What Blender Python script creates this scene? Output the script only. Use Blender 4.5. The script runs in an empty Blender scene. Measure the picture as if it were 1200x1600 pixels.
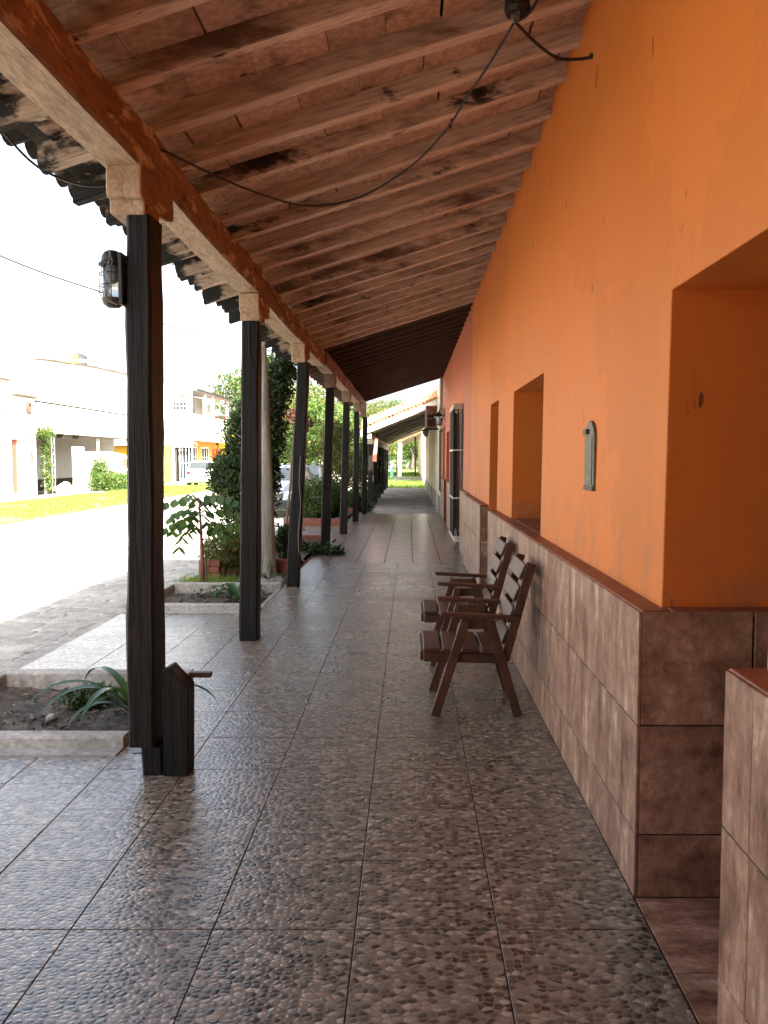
import bpy, bmesh, math, random
import numpy as np
from mathutils import Vector, Matrix, noise as mnoise
random.seed(7); np.random.seed(7)
SC = bpy.context.scene; COL = SC.collection
R = math.radians

# ---------------------------------------------------------------- camera, sky, sun, exposure
cam_d = bpy.data.cameras.new('camera'); cam = bpy.data.objects.new('camera', cam_d); COL.objects.link(cam)
cam.location = (0, 0, 1.47); cam.rotation_euler = (R(90 - 3.697), 0, 0)
cam_d.sensor_fit = 'VERTICAL'; cam_d.sensor_height = 36; cam_d.lens = 29.25
cam_d.shift_x = -0.025; cam_d.clip_start = .05; cam_d.clip_end = 2000
SC.camera = cam
SUN_DIR = Vector((.573, -.82, .83)).normalized()
world = bpy.data.worlds.new('World'); SC.world = world; world.use_nodes = True
wn = world.node_tree.nodes; wl = world.node_tree.links
sky = wn.new('ShaderNodeTexSky'); sky.sky_type = 'NISHITA'; sky.sun_disc = False
sky.sun_elevation = math.asin(SUN_DIR.z); sky.sun_rotation = math.atan2(SUN_DIR.x, SUN_DIR.y)
sky.air_density = 1.0; sky.dust_density = 6.0; sky.ozone_density = 1.0
bw = wn.new('ShaderNodeRGBToBW'); wl.new(sky.outputs[0], bw.inputs[0])       # thin bright overcast haze: a paler, whiter sky
smix = wn.new('ShaderNodeMix'); smix.data_type = 'RGBA'; smix.inputs[0].default_value = .45
wl.new(sky.outputs[0], smix.inputs[6]); wl.new(bw.outputs[0], smix.inputs[7]); wl.new(smix.outputs[2], wn['Background'].inputs[0]); wn['Background'].inputs[1].default_value = .15
sl = bpy.data.lights.new('sun', 'SUN'); sun = bpy.data.objects.new('sun', sl); COL.objects.link(sun)
sl.energy = 5; sl.angle = R(.53); sl.color = (1, .94, .85)
sun.rotation_euler = SUN_DIR.to_track_quat('Z', 'Y').to_euler()
SC.view_settings.view_transform = 'Standard'; SC.view_settings.look = 'None'
SC.view_settings.gamma = 1; SC.view_settings.use_curve_mapping = False
SC.view_settings.exposure = 2.74
SC.render.engine = 'CYCLES'
SC.cycles.max_bounces = 8; SC.cycles.diffuse_bounces = 5; SC.cycles.glossy_bounces = 3
SC.cycles.transparent_max_bounces = 8; SC.cycles.use_denoising = True
SC.cycles.sample_clamp_indirect = 8

# ---------------------------------------------------------------- material helpers
class NT:
    def __init__(s, name):
        s.m = bpy.data.materials.new(name); s.m.use_nodes = True
        s.t = s.m.node_tree; s.b = s.t.nodes['Principled BSDF']
    def n(s, typ, **kw):
        x = s.t.nodes.new('ShaderNode' + typ)
        for k, v in kw.items():
            if k[0] == 'i' and k[1:].isdigit(): s.put(x.inputs[int(k[1:])], v)
            else: setattr(x, k, v)
        return x
    def put(s, inp, v):
        if isinstance(v, bpy.types.NodeSocket): s.t.links.new(v, inp)
        elif isinstance(v, bpy.types.Node): s.t.links.new(v.outputs[0], inp)
        else: inp.default_value = v
    def math(s, op, a, b=0.0, c=None, clamp=False):
        x = s.n('Math', operation=op, use_clamp=clamp, i0=a, i1=b)
        if c is not None: s.put(x.inputs[2], c)
        return x.outputs[0]
    def pos(s, stretch=(1, 1, 1), off=None):
        g = s.n('NewGeometry').outputs['Position']
        if off is not None: g = s.n('VectorMath', operation='ADD', i0=g, i1=off).outputs[0]
        return s.n('VectorMath', operation='MULTIPLY', i0=g, i1=stretch).outputs[0]
    def noise(s, vec, scale, detail=5, rough=.55, dist=0):
        x = s.n('TexNoise'); s.put(x.inputs['Vector'], vec); x.inputs['Scale'].default_value = scale
        x.inputs['Detail'].default_value = detail; x.inputs['Roughness'].default_value = rough
        x.inputs['Distortion'].default_value = dist
        return x.outputs[0]
    def step(s, v, lo, hi, a=0., b=1.):
        x = s.n('MapRange', interpolation_type='SMOOTHSTEP'); s.put(x.inputs[0], v)
        for i, q in enumerate((lo, hi, a, b)): x.inputs[i + 1].default_value = q
        return x.outputs[0]
    def mix(s, f, a, b, mode='MIX'):
        x = s.n('Mix', data_type='RGBA', blend_type=mode)
        def c(v): return tuple(v) + (1,) if isinstance(v, tuple) and len(v) == 3 else v
        s.put(x.inputs[0], f); s.put(x.inputs[6], c(a)); s.put(x.inputs[7], c(b)); return x.outputs[2]
    def ramp(s, f, cols, lo=.3, hi=.7):
        x = s.n('ValToRGB'); s.put(x.inputs[0], f); e = x.color_ramp.elements
        while len(e) < len(cols): e.new(.5)
        for i, c in enumerate(cols):
            e[i].position = lo + (hi - lo) * i / max(1, len(cols) - 1); e[i].color = tuple(c) + (1,)
        return x.outputs[0]
    def bump(s, h, dist, strength=1., prev=None):
        x = s.n('Bump'); x.inputs['Strength'].default_value = strength; x.inputs['Distance'].default_value = dist
        s.put(x.inputs['Height'], h)
        if prev is not None: s.put(x.inputs['Normal'], prev)
        return x.outputs[0]
    def rnd(s): return s.n('ObjectInfo').outputs['Random']

MAT = {}
def mat(name, cols, scale=4, rough=.7, stretch=(1, 1, 1), bump=.004, bscale=None, stain=None, rand=0., spec=.4,
        lo=.3, hi=.7, metal=0., coat=0., stain_rand=0., fine=0., detail=6, eave=0, shear=0):
    N = NT(name); off = None
    if rand or stain_rand:
        r = N.rnd(); off = N.n('CombineXYZ', i0=N.math('MULTIPLY', r, 37.), i1=N.math('MULTIPLY', r, 71.), i2=N.math('MULTIPLY', r, 13.)).outputs[0]
    if shear:   # grain runs along the slope of the rafters
        q = N.n('SeparateXYZ', i0=N.pos((1, 1, 1), off)); P = N.n('CombineXYZ', i0=q.outputs[0], i1=q.outputs[1], i2=N.math('SUBTRACT', q.outputs[2], N.math('MULTIPLY', q.outputs[0], shear))).outputs[0]
        P = N.n('VectorMath', operation='MULTIPLY', i0=P, i1=stretch).outputs[0]
    else: P = N.pos(stretch, off)
    f = N.noise(P, scale, detail, .6)
    c = N.ramp(f, cols, lo, hi)
    if fine: c = N.mix(fine, c, N.ramp(N.noise(P, scale * 9, 4), [(0, 0, 0), (1, 1, 1)], .3, .7), 'OVERLAY')
    for st in (stain or []):
        col, ss, a, b, stt = st
        v = N.noise(N.pos(stt, off), ss, 7, .65)
        if stain_rand: v = N.math('ADD', v, N.math('MULTIPLY', N.math('SUBTRACT', N.rnd(), .5), stain_rand))
        c = N.mix(N.step(v, a, b), c, col)
    if eave:   # backlit silhouette painted in: colour blackened towards the open eave
        ex = N.n('SeparateXYZ', i0=N.pos()).outputs[0]
        v = N.math('ADD', N.noise(N.pos((1.2, 2, 2), off), 3.4, 6, .65), N.step(ex, -1.36, -1.8, 0, .34))
        c = N.mix(N.step(v, .60, .72), c, (.012, .010, .008))
    if rand: 
        g = N.math('ADD', N.math('MULTIPLY', N.rnd(), rand), 1 - rand / 2)
        c = N.mix(1., c, N.n('CombineColor', i0=g, i1=g, i2=g).outputs[0], 'MULTIPLY')
    N.put(N.b.inputs['Base Color'], c)
    N.b.inputs['Roughness'].default_value = rough; N.b.inputs['Specular IOR Level'].default_value = spec
    N.b.inputs['Metallic'].default_value = metal; N.b.inputs['Coat Weight'].default_value = coat
    if bump:
        N.put(N.b.inputs['Normal'], N.bump(N.noise(P, bscale or scale * 6, 5, .65), bump))
    MAT[name] = N.m
    return N.m
def flat(name, col, rough=.5, metal=0., spec=.5):
    N = NT(name); N.b.inputs['Base Color'].default_value = tuple(col) + (1,)
    N.b.inputs['Roughness'].default_value = rough; N.b.inputs['Metallic'].default_value = metal
    N.b.inputs['Specular IOR Level'].default_value = spec
    MAT[name] = N.m; return N.m

def pebble(name, gloss):
    N = NT(name); r = N.rnd()
    off = N.n('CombineXYZ', i0=N.math('MULTIPLY', r, 37.), i1=N.math('MULTIPLY', r, 71.), i2=0.).outputs[0]
    P0 = N.pos((1, 1, 0), off)
    dn = N.n('TexNoise'); N.put(dn.inputs['Vector'], P0); dn.inputs['Scale'].default_value = 26; dn.inputs['Detail'].default_value = 2
    dv = N.n('VectorMath', operation='SCALE'); N.put(dv.inputs[0], dn.outputs[1]); dv.inputs['Scale'].default_value = .016
    P = N.n('VectorMath', operation='ADD', i0=P0, i1=dv.outputs[0]).outputs[0]
    P = N.n('VectorMath', operation='MULTIPLY', i0=P, i1=(38, 50, 0)).outputs[0]
    v1 = N.n('TexVoronoi', feature='F1', voronoi_dimensions='2D'); N.put(v1.inputs['Vector'], P); v1.inputs['Scale'].default_value = 1; v1.inputs['Randomness'].default_value = .85
    v2 = N.n('TexVoronoi', feature='DISTANCE_TO_EDGE', voronoi_dimensions='2D'); N.put(v2.inputs['Vector'], P); v2.inputs['Scale'].default_value = 1; v2.inputs['Randomness'].default_value = .85
    edge = N.math('MULTIPLY', N.step(v2.outputs[0], .0, .42), N.step(v1.outputs['Distance'], .72, .30))
    tone = N.n('SeparateColor', i0=v1.outputs['Color'])
    base = N.ramp(tone.outputs[0], [(.028, .024, .019), (.06, .051, .039), (.11, .094, .07), (.18, .153, .115), (.26, .22, .163), (.44, .37, .28)], .0, 1.)
    base = N.mix(N.step(tone.outputs[1], .9, .97), base, (.30, .235, .165))
    base = N.mix(N.math('MULTIPLY', N.step(N.noise(P0, 2.2, 3), .45, .75), .3), base, (.13, .085, .055))
    base = N.mix(1., base, N.ramp(N.noise(P0, 170, 3), [(.75, .75, .75), (1.2, 1.2, 1.2)], .3, .7), 'MULTIPLY')
    gapc = N.mix(N.noise(P0, 120, 3), (.13, .105, .074), (.27, .22, .16))
    c = N.mix(N.math('MULTIPLY', N.step(v2.outputs[0], .025, .11), N.step(v1.outputs['Distance'], .66, .54)), gapc, base)
    N.put(N.b.inputs['Base Color'], c)
    dust = N.step(N.noise(N.n('NewGeometry').outputs['Position'], .9, 5, .65), .45, .75)
    c = N.mix(N.math('MULTIPLY', dust, .15), c, (.24, .20, .155)); N.put(N.b.inputs['Base Color'], c)
    gloss = N.math('ADD', gloss, N.math('MULTIPLY', dust, .10))
    rr = N.math('ADD', gloss, N.math('MULTIPLY', N.noise(P0, 3, 4), .16))
    N.put(N.b.inputs['Roughness'], rr); N.b.inputs['Specular IOR Level'].default_value = .8
    b1 = N.bump(edge, .0019, .55)
    b2 = N.bump(N.noise(P0, 90, 3), .0006, .6, b1)
    N.put(N.b.inputs['Normal'], b2)
    MAT[name] = N.m
pebble('pebble_tile', .20)

def plaster(name, c1, c2, c3, chip):
    N = NT(name)
    P = N.pos(); big = N.noise(P, .55, 4, .5); mid = N.noise(N.pos((1, 1, .45)), 2.6, 5, .6)
    c = N.ramp(big, [c1, c2], .35, .65)
    c = N.mix(N.step(mid, .5, .8, 0, .45), c, c3)
    low = N.n('SeparateXYZ', i0=P).outputs[2]
    w = N.math('MULTIPLY', N.step(low, 1.45, .95), N.step(N.noise(P, 5, 6, .7), .42, .7))
    c = N.mix(N.math('MULTIPLY', w, .6), c, (.34, .16, .085))
    patch = N.n('TexVoronoi', feature='F1', voronoi_dimensions='3D'); N.put(patch.inputs['Vector'], N.n('VectorMath', operation='ADD', i0=P, i1=N.n('VectorMath', operation='SCALE', i0=N.n('CombineXYZ', i0=N.noise(P, 3, 4), i1=N.noise(N.pos((1, 1.1, .9)), 4, 4), i2=N.noise(N.pos((.9, 1, 1)), 3.5, 4)).outputs[0]).outputs[0]).outputs[0]); patch.inputs['Scale'].default_value = .8
    tone = N.n('SeparateColor', i0=patch.outputs['Color']).outputs[0]
    c = N.mix(1., c, N.ramp(tone, [(.94, .93, .90), (1.05, 1.04, 1.05)], 0, 1), 'MULTIPLY')
    ch = N.step(N.noise(N.pos((9, 9, 3.0)), 1.35, 2, .5), .735, .755)
    c = N.mix(N.math('MULTIPLY', ch, .8), c, chip)
    st = N.math('MULTIPLY', N.step(N.noise(N.pos((5, 5, .6)), 1.3, 5, .7), .60, .80), .18)
    c = N.mix(st, c, chip)
    N.put(N.b.inputs['Base Color'], c); N.b.inputs['Roughness'].default_value = .62; N.b.inputs['Specular IOR Level'].default_value = .3
    b = N.bump(N.noise(P, 2.2, 3), .02, .6); b = N.bump(N.noise(P, 40, 4, .6), .0015, .7, b); b = N.bump(N.math('MULTIPLY', ch, -1.), .003, 1., b)
    N.put(N.b.inputs['Normal'], b); MAT[name] = N.m
plaster('orange_paint', (.67, .178, .022), (.65, .188, .032), (.58, .148, .014), (.12, .035, .015))
plaster('salmon_paint', (.54, .135, .065), (.50, .15, .078), (.46, .115, .055), (.25, .07, .03))

def dado_mat(name, cols, streak, gloss=.42):
    N = NT(name); r = N.rnd()
    off = N.n('CombineXYZ', i0=N.math('MULTIPLY', r, 37.), i1=N.math('MULTIPLY', r, 71.), i2=N.math('MULTIPLY', r, 19.)).outputs[0]
    f = N.noise(N.pos(streak, off), 3.2, 8, .68)
    g = N.noise(N.pos((1, 1, 1), off), 14, 5, .7)
    f = N.math('ADD', N.math('MULTIPLY', f, .7), N.math('MULTIPLY', g, .3))
    c = N.ramp(f, cols, .37, .64)
    c = N.mix(1., c, N.ramp(N.noise(N.pos((1, 1.8, .8), off), 34, 5, .7), [(.72, .70, .68), (1.22, 1.2, 1.18)], .32, .68), 'MULTIPLY')
    g2 = N.math('ADD', N.math('MULTIPLY', N.rnd(), .22), .89)
    c = N.mix(1., c, N.n('CombineColor', i0=g2, i1=g2, i2=g2).outputs[0], 'MULTIPLY')
    N.put(N.b.inputs['Base Color'], c); N.b.inputs['Roughness'].default_value = gloss; N.b.inputs['Specular IOR Level'].default_value = .3
    N.put(N.b.inputs['Normal'], N.bump(f, .0015, .35)); MAT[name] = N.m
dado_mat('dado_tile', [(.125, .060, .037), (.245, .128, .083), (.36, .215, .148), (.56, .41, .30)], (1, 3.4, .95))
dado_mat('dado_tile_pale', [(.20, .12, .085), (.32, .21, .15), (.42, .30, .22)], (1, 3, .8))
dado_mat('red_floor_tile', [(.15, .105, .082), (.20, .145, .115), (.25, .19, .15)], (1.2, .5, 1), .28)
dado_mat('grey_floor_tile', [(.13, .115, .10), (.19, .17, .15), (.26, .23, .20)], (1, 1, 1), .3)

black = (.02, .016, .012)
mat('rafter_wood', [(.37, .28, .21), (.48, .38, .295), (.57, .465, .375)], 2.2, .75, (.3, 4, 4), .006, 9,
    [((.12, .075, .05), 3.0, .48, .72, (.5, 1.6, 1.6)), (black, 2.2, .62, .70, (.55, 1.5, 1.5))], .2, stain_rand=.2, fine=.35, eave=1, shear=.31)
mat('rafter_face_lit', [(.50, .38, .29), (.62, .49, .39), (.70, .58, .47)], 2.6, .75, (.45, 3.2, 3.2), .005, 9,  # rafter undersides: light bounced off the floor put into a paler colour
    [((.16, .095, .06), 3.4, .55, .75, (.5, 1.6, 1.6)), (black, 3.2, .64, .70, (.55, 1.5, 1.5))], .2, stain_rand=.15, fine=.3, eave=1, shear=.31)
mat('ceiling_brick', [(.42, .28, .205), (.51, .365, .28), (.58, .44, .35)], 3.0, .85, (1, 1, 1), .004, 22,
    [((.13, .08, .05), 3.6, .54, .76, (1, 1, 1)), (black, 3.2, .68, .76, (1, 1, 1))], .24, stain_rand=.12, fine=.3, eave=1)
mat('beam_orange', [(.15, .07, .042), (.21, .105, .062), (.29, .155, .095)], 2.5, .7, (3, .5, 2), .006, 7,
    [((.05, .028, .018), 3.2, .58, .68, (3, .9, 3)), ((.50, .36, .24), 3.5, .56, .61, (2, .8, 3))], fine=.3)
mat('capital_shaded', [(.16, .11, .08), (.24, .165, .12), (.30, .21, .155)], 4, .8, (3, 1, 3), .005, 7)  # shade under the far roof put into the colour of capitals and beams
mat('beam_cream', [(.36, .25, .165), (.46, .335, .23), (.54, .41, .29)], 3, .75, (3, .5, 2), .006, 7,
    [((.28, .14, .075), 4.2, .55, .70, (3, .8, 3)), ((.06, .035, .02), 7, .64, .68, (3, .5, 3))], fine=.3)
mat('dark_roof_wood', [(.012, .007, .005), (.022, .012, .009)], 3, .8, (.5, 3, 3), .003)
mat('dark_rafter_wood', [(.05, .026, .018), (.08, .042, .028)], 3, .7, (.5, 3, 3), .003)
mat('post_black', [(.003, .0026, .0024), (.008, .0065, .0055), (.016, .013, .010)], 3.4, .5, (8, 8, .42), .010, 6,
    [((.04, .018, .010), 3., .64, .74, (3, 3, .6)), ((.6, .56, .5), 11, .735, .745, (1.6, 1.6, .8))], spec=.2, fine=.3)
mat('chair_wood', [(.038, .014, .007), (.068, .025, .011), (.105, .040, .018)], 5, .5, (1, 1, 1), .0015, 30, rand=.35, spec=.5)
mat('ledge_paint', [(.20, .066, .032), (.27, .095, .045)], 4, .5, bump=.002, stain=[((.10, .04, .02), 5, .6, .75, (1, 1, 1))])
mat('roof_clay', [(.25, .085, .04), (.40, .16, .075), (.50, .24, .12)], 5, .85, (1, 1, 1), .004, 20,
    [((.05, .035, .025), 4, .55, .7, (1, 1, 1))], .3)
mat('roof_clay_bright', [(.50, .17, .07), (.62, .26, .11), (.62, .38, .2)], 5, .85, (1, 1, 1), .004, 20,
    [((.12, .07, .04), 4, .62, .72, (1, 1, 1))], .3)
mat('eave_dark', [(.014, .011, .009), (.03, .022, .016), (.10, .07, .05)], 4, .9, bump=.008, bscale=15, rand=.3)
mat('grout', [(.035, .018, .013), (.055, .03, .022)], 12, .8)
mat('concrete', [(.20, .185, .16), (.29, .27, .235), (.36, .335, .29)], 3.5, .85, bump=.004, bscale=30,
    stain=[((.11, .105, .09), 3, .55, .75, (1, 1, 1))], fine=.3)
mat('old_concrete', [(.16, .145, .125), (.25, .23, .20), (.33, .31, .27)], 1.6, .9, bump=.02, bscale=6,
    stain=[((.055, .05, .04), 2.4, .55, .66, (1, 1, 1))], fine=.4)
mat('soil', [(.035, .028, .022), (.075, .062, .05), (.13, .115, .095)], 9, .95, bump=.03, bscale=22, fine=.4)
mat('road_dust', [(.42, .38, .32), (.50, .455, .39), (.56, .52, .45)], 1.1, .9, bump=.01, bscale=12, fine=.3)
mat('cobble', [(.15, .142, .125), (.21, .20, .178), (.28, .265, .235)], 5, .75, bump=.008, bscale=18, rand=.4, fine=.3)
mat('earth', [(.10, .085, .06), (.16, .13, .09)], .4, .95, bump=.02)
mat('lawn_ground', [(.07, .10, .02), (.12, .17, .035), (.17, .19, .06)], 1.4, .95, bump=.02)
mat('white_plaster', [(.60, .57, .51), (.72, .70, .65)], 1.3, .85, bump=.003, bscale=15,
    stain=[((.36, .31, .23), 1.2, .56, .75, (1, 1, .4)), ((.16, .12, .08), 2.4, .66, .74, (1.5, 1.5, .8))])
mat('cream_plaster', [(.52, .45, .33), (.62, .55, .42)], 1.3, .85, bump=.003, bscale=15,
    stain=[((.30, .24, .16), 1.4, .58, .8, (1, 1, .6))])
mat('course_brick', [(.30, .22, .13), (.40, .31, .2)], 3, .85)
mat('edge_brown', [(.05, .035, .025), (.10, .07, .05)], 3, .85)
mat('grey_plaster', [(.36, .34, .31), (.44, .42, .39)], 1.3, .85, bump=.003, bscale=15,
    stain=[((.2, .18, .15), 1.4, .58, .8, (1, 1, .6))])
mat('yellow_plaster', [(.62, .38, .03), (.70, .45, .05)], 1.5, .8, bump=.002)
mat('bright_orange_plaster', [(.72, .24, .03), (.78, .30, .05)], 1.5, .8, bump=.002)
mat('red_paint', [(.45, .03, .02), (.55, .05, .03)], 2, .6, bump=.002)
mat('brick_red', [(.17, .058, .036), (.24, .088, .056)], 7, .85, bump=.004, stain=[((.12, .06, .04), 4, .55, .7, (1, 1, 1))], rand=.25)
mat('door_wood', [(.05, .022, .012), (.09, .04, .02)], 3, .5, (6, 6, .6), .003)
mat('red_door', [(.17, .035, .018), (.23, .055, .03)], 3, .6, (5, 5, .6), .003)
mat('iron', [(.010, .009, .009), (.02, .018, .017)], 20, .45, bump=.001, spec=.5)
mat('cable', [(.012, .010, .012), (.02, .016, .018)], 20, .5, bump=0)
mat('weathered_pole', [(.13, .12, .09), (.22, .205, .16), (.30, .28, .225)], 2.6, .85, (6, 6, .5), .008, 4,
    [((.06, .055, .035), 3, .56, .68, (3, 3, .5))], fine=.3)
mat('bark', [(.05, .035, .022), (.10, .075, .05)], 5, .9, (4, 4, .8), .01)
mat('red_bark', [(.15, .055, .03), (.22, .085, .05)], 5, .8, (4, 4, .8), .004)
mat('plaque_bronze', [(.05, .056, .036), (.085, .092, .06), (.14, .15, .10)], 22, .45, bump=.002, bscale=60, metal=.3,
    stain=[((.36, .38, .30), 20, .62, .68, (1, 1, .5)), ((.05, .045, .03), 25, .62, .7, (1, 1, 1))])
mat('plaque_frame', [(.10, .095, .07), (.19, .18, .14)], 20, .5, bump=.001, metal=.3)
mat('plaque_block', [(.05, .035, .022), (.09, .065, .045)], 20, .5, bump=.001)
mat('ac_case', [(.24, .12, .08), (.30, .16, .11)], 3, .5, bump=.001)
mat('lime', [(.55, .50, .43), (.66, .62, .55)], 12, .9, bump=.01)
mat('car_white', [(.78, .78, .77), (.80, .80, .79)], 2, .25, bump=0, coat=.6)
mat('car_silver', [(.16, .18, .21), (.19, .21, .24)], 2, .3, bump=0, coat=.6, metal=.4)
mat('car_dark', [(.03, .035, .045), (.04, .045, .055)], 2, .25, bump=0, coat=.6)
mat('sign_face', [(.56, .22, .13), (.62, .27, .17)], 5, .6, bump=.001)
mat('zinc', [(.24, .23, .21), (.34, .33, .31)], 5, .6, bump=.001, metal=.2)
mat('porch3_ceiling', [(.24, .21, .165), (.32, .285, .23)], 2, .8, (.6, 5, 1), .003)
mat('teal_paint', [(.10, .30, .24), (.16, .38, .31)], 4, .7)
mat('dry_leaf', [(.10, .06, .03), (.22, .14, .07)], 20, .8, rand=.3)
flat('tyre', (.012, .012, .012), .8); flat('rim', (.4, .4, .42), .35, .7)
flat('glass_dark', (.02, .025, .028), .08, 0, .8); flat('tail_red', (.5, .01, .01), .25)
flat('headlight', (.75, .78, .8), .15); flat('interior_dark', (.02, .018, .016), .8)
flat('white_trim', (.75, .75, .73), .5); flat('tank_grey', (.018, .02, .022), .8)
flat('wire_grey', (.30, .28, .25), .5); flat('tank_yellow', (.6, .45, .05), .6)
N = NT('lamp_glass'); N.b.inputs['Base Color'].default_value = (.38, .41, .42, 1); N.b.inputs['Transmission Weight'].default_value = .85; N.b.inputs['Roughness'].default_value = .25; MAT['lamp_glass'] = N.m
N = NT('window_glass'); N.b.inputs['Base Color'].default_value = (.25, .32, .34, 1); N.b.inputs['Roughness'].default_value = .06; N.b.inputs['Transmission Weight'].default_value = .3; MAT['window_glass'] = N.m

def leaf_mat(name, c1, c2, c3, trans=.35, rough=.5):
    N = NT(name); g = N.n('NewGeometry')
    f = N.math('ADD', N.math('MULTIPLY', g.outputs['Random Per Island'], .45), N.math('MULTIPLY', N.noise(N.pos(), 2.2, 3), .55))
    c = N.ramp(f, [c1, c2, c3], .22, .72)
    c = N.mix(N.step(g.outputs['Random Per Island'], .945, .95), c, (.13, .085, .03))
    N.put(N.b.inputs['Base Color'], c); N.b.inputs['Roughness'].default_value = rough; N.b.inputs['Specular IOR Level'].default_value = .35
    tr = N.n('BsdfTranslucent'); N.put(tr.inputs[0], N.mix(1., c, (1.5, 1.7, .7), 'MULTIPLY'))
    mx = N.n('MixShader', i0=trans); N.put(mx.inputs[1], N.b.outputs[0]); N.put(mx.inputs[2], tr.outputs[0])
    out = [x for x in N.t.nodes if x.type == 'OUTPUT_MATERIAL'][0]; N.put(out.inputs[0], mx.outputs[0]); MAT[name] = N.m
leaf_mat('leaf_dark', (.010, .022, .008), (.022, .045, .013), (.045, .08, .022), .2)
leaf_mat('leaf_mid', (.018, .045, .010), (.035, .075, .017), (.07, .12, .025), .32)
leaf_mat('leaf_light', (.02, .045, .008), (.05, .095, .015), (.10, .15, .03), .38)
leaf_mat('leaf_yellow', (.025, .04, .008), (.06, .085, .016), (.13, .13, .03), .38)
leaf_mat('leaf_red', (.04, .008, .010), (.07, .015, .012), (.05, .035, .012), .2)
leaf_mat('leaf_strap', (.025, .06, .022), (.035, .085, .03), (.05, .11, .04), .25, .35)
leaf_mat('grass_blade', (.08, .15, .02), (.13, .21, .03), (.20, .26, .06), .4)
leaf_mat('flower_bush', (.05, .09, .02), (.11, .15, .03), (.24, .13, .07), .35)

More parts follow.
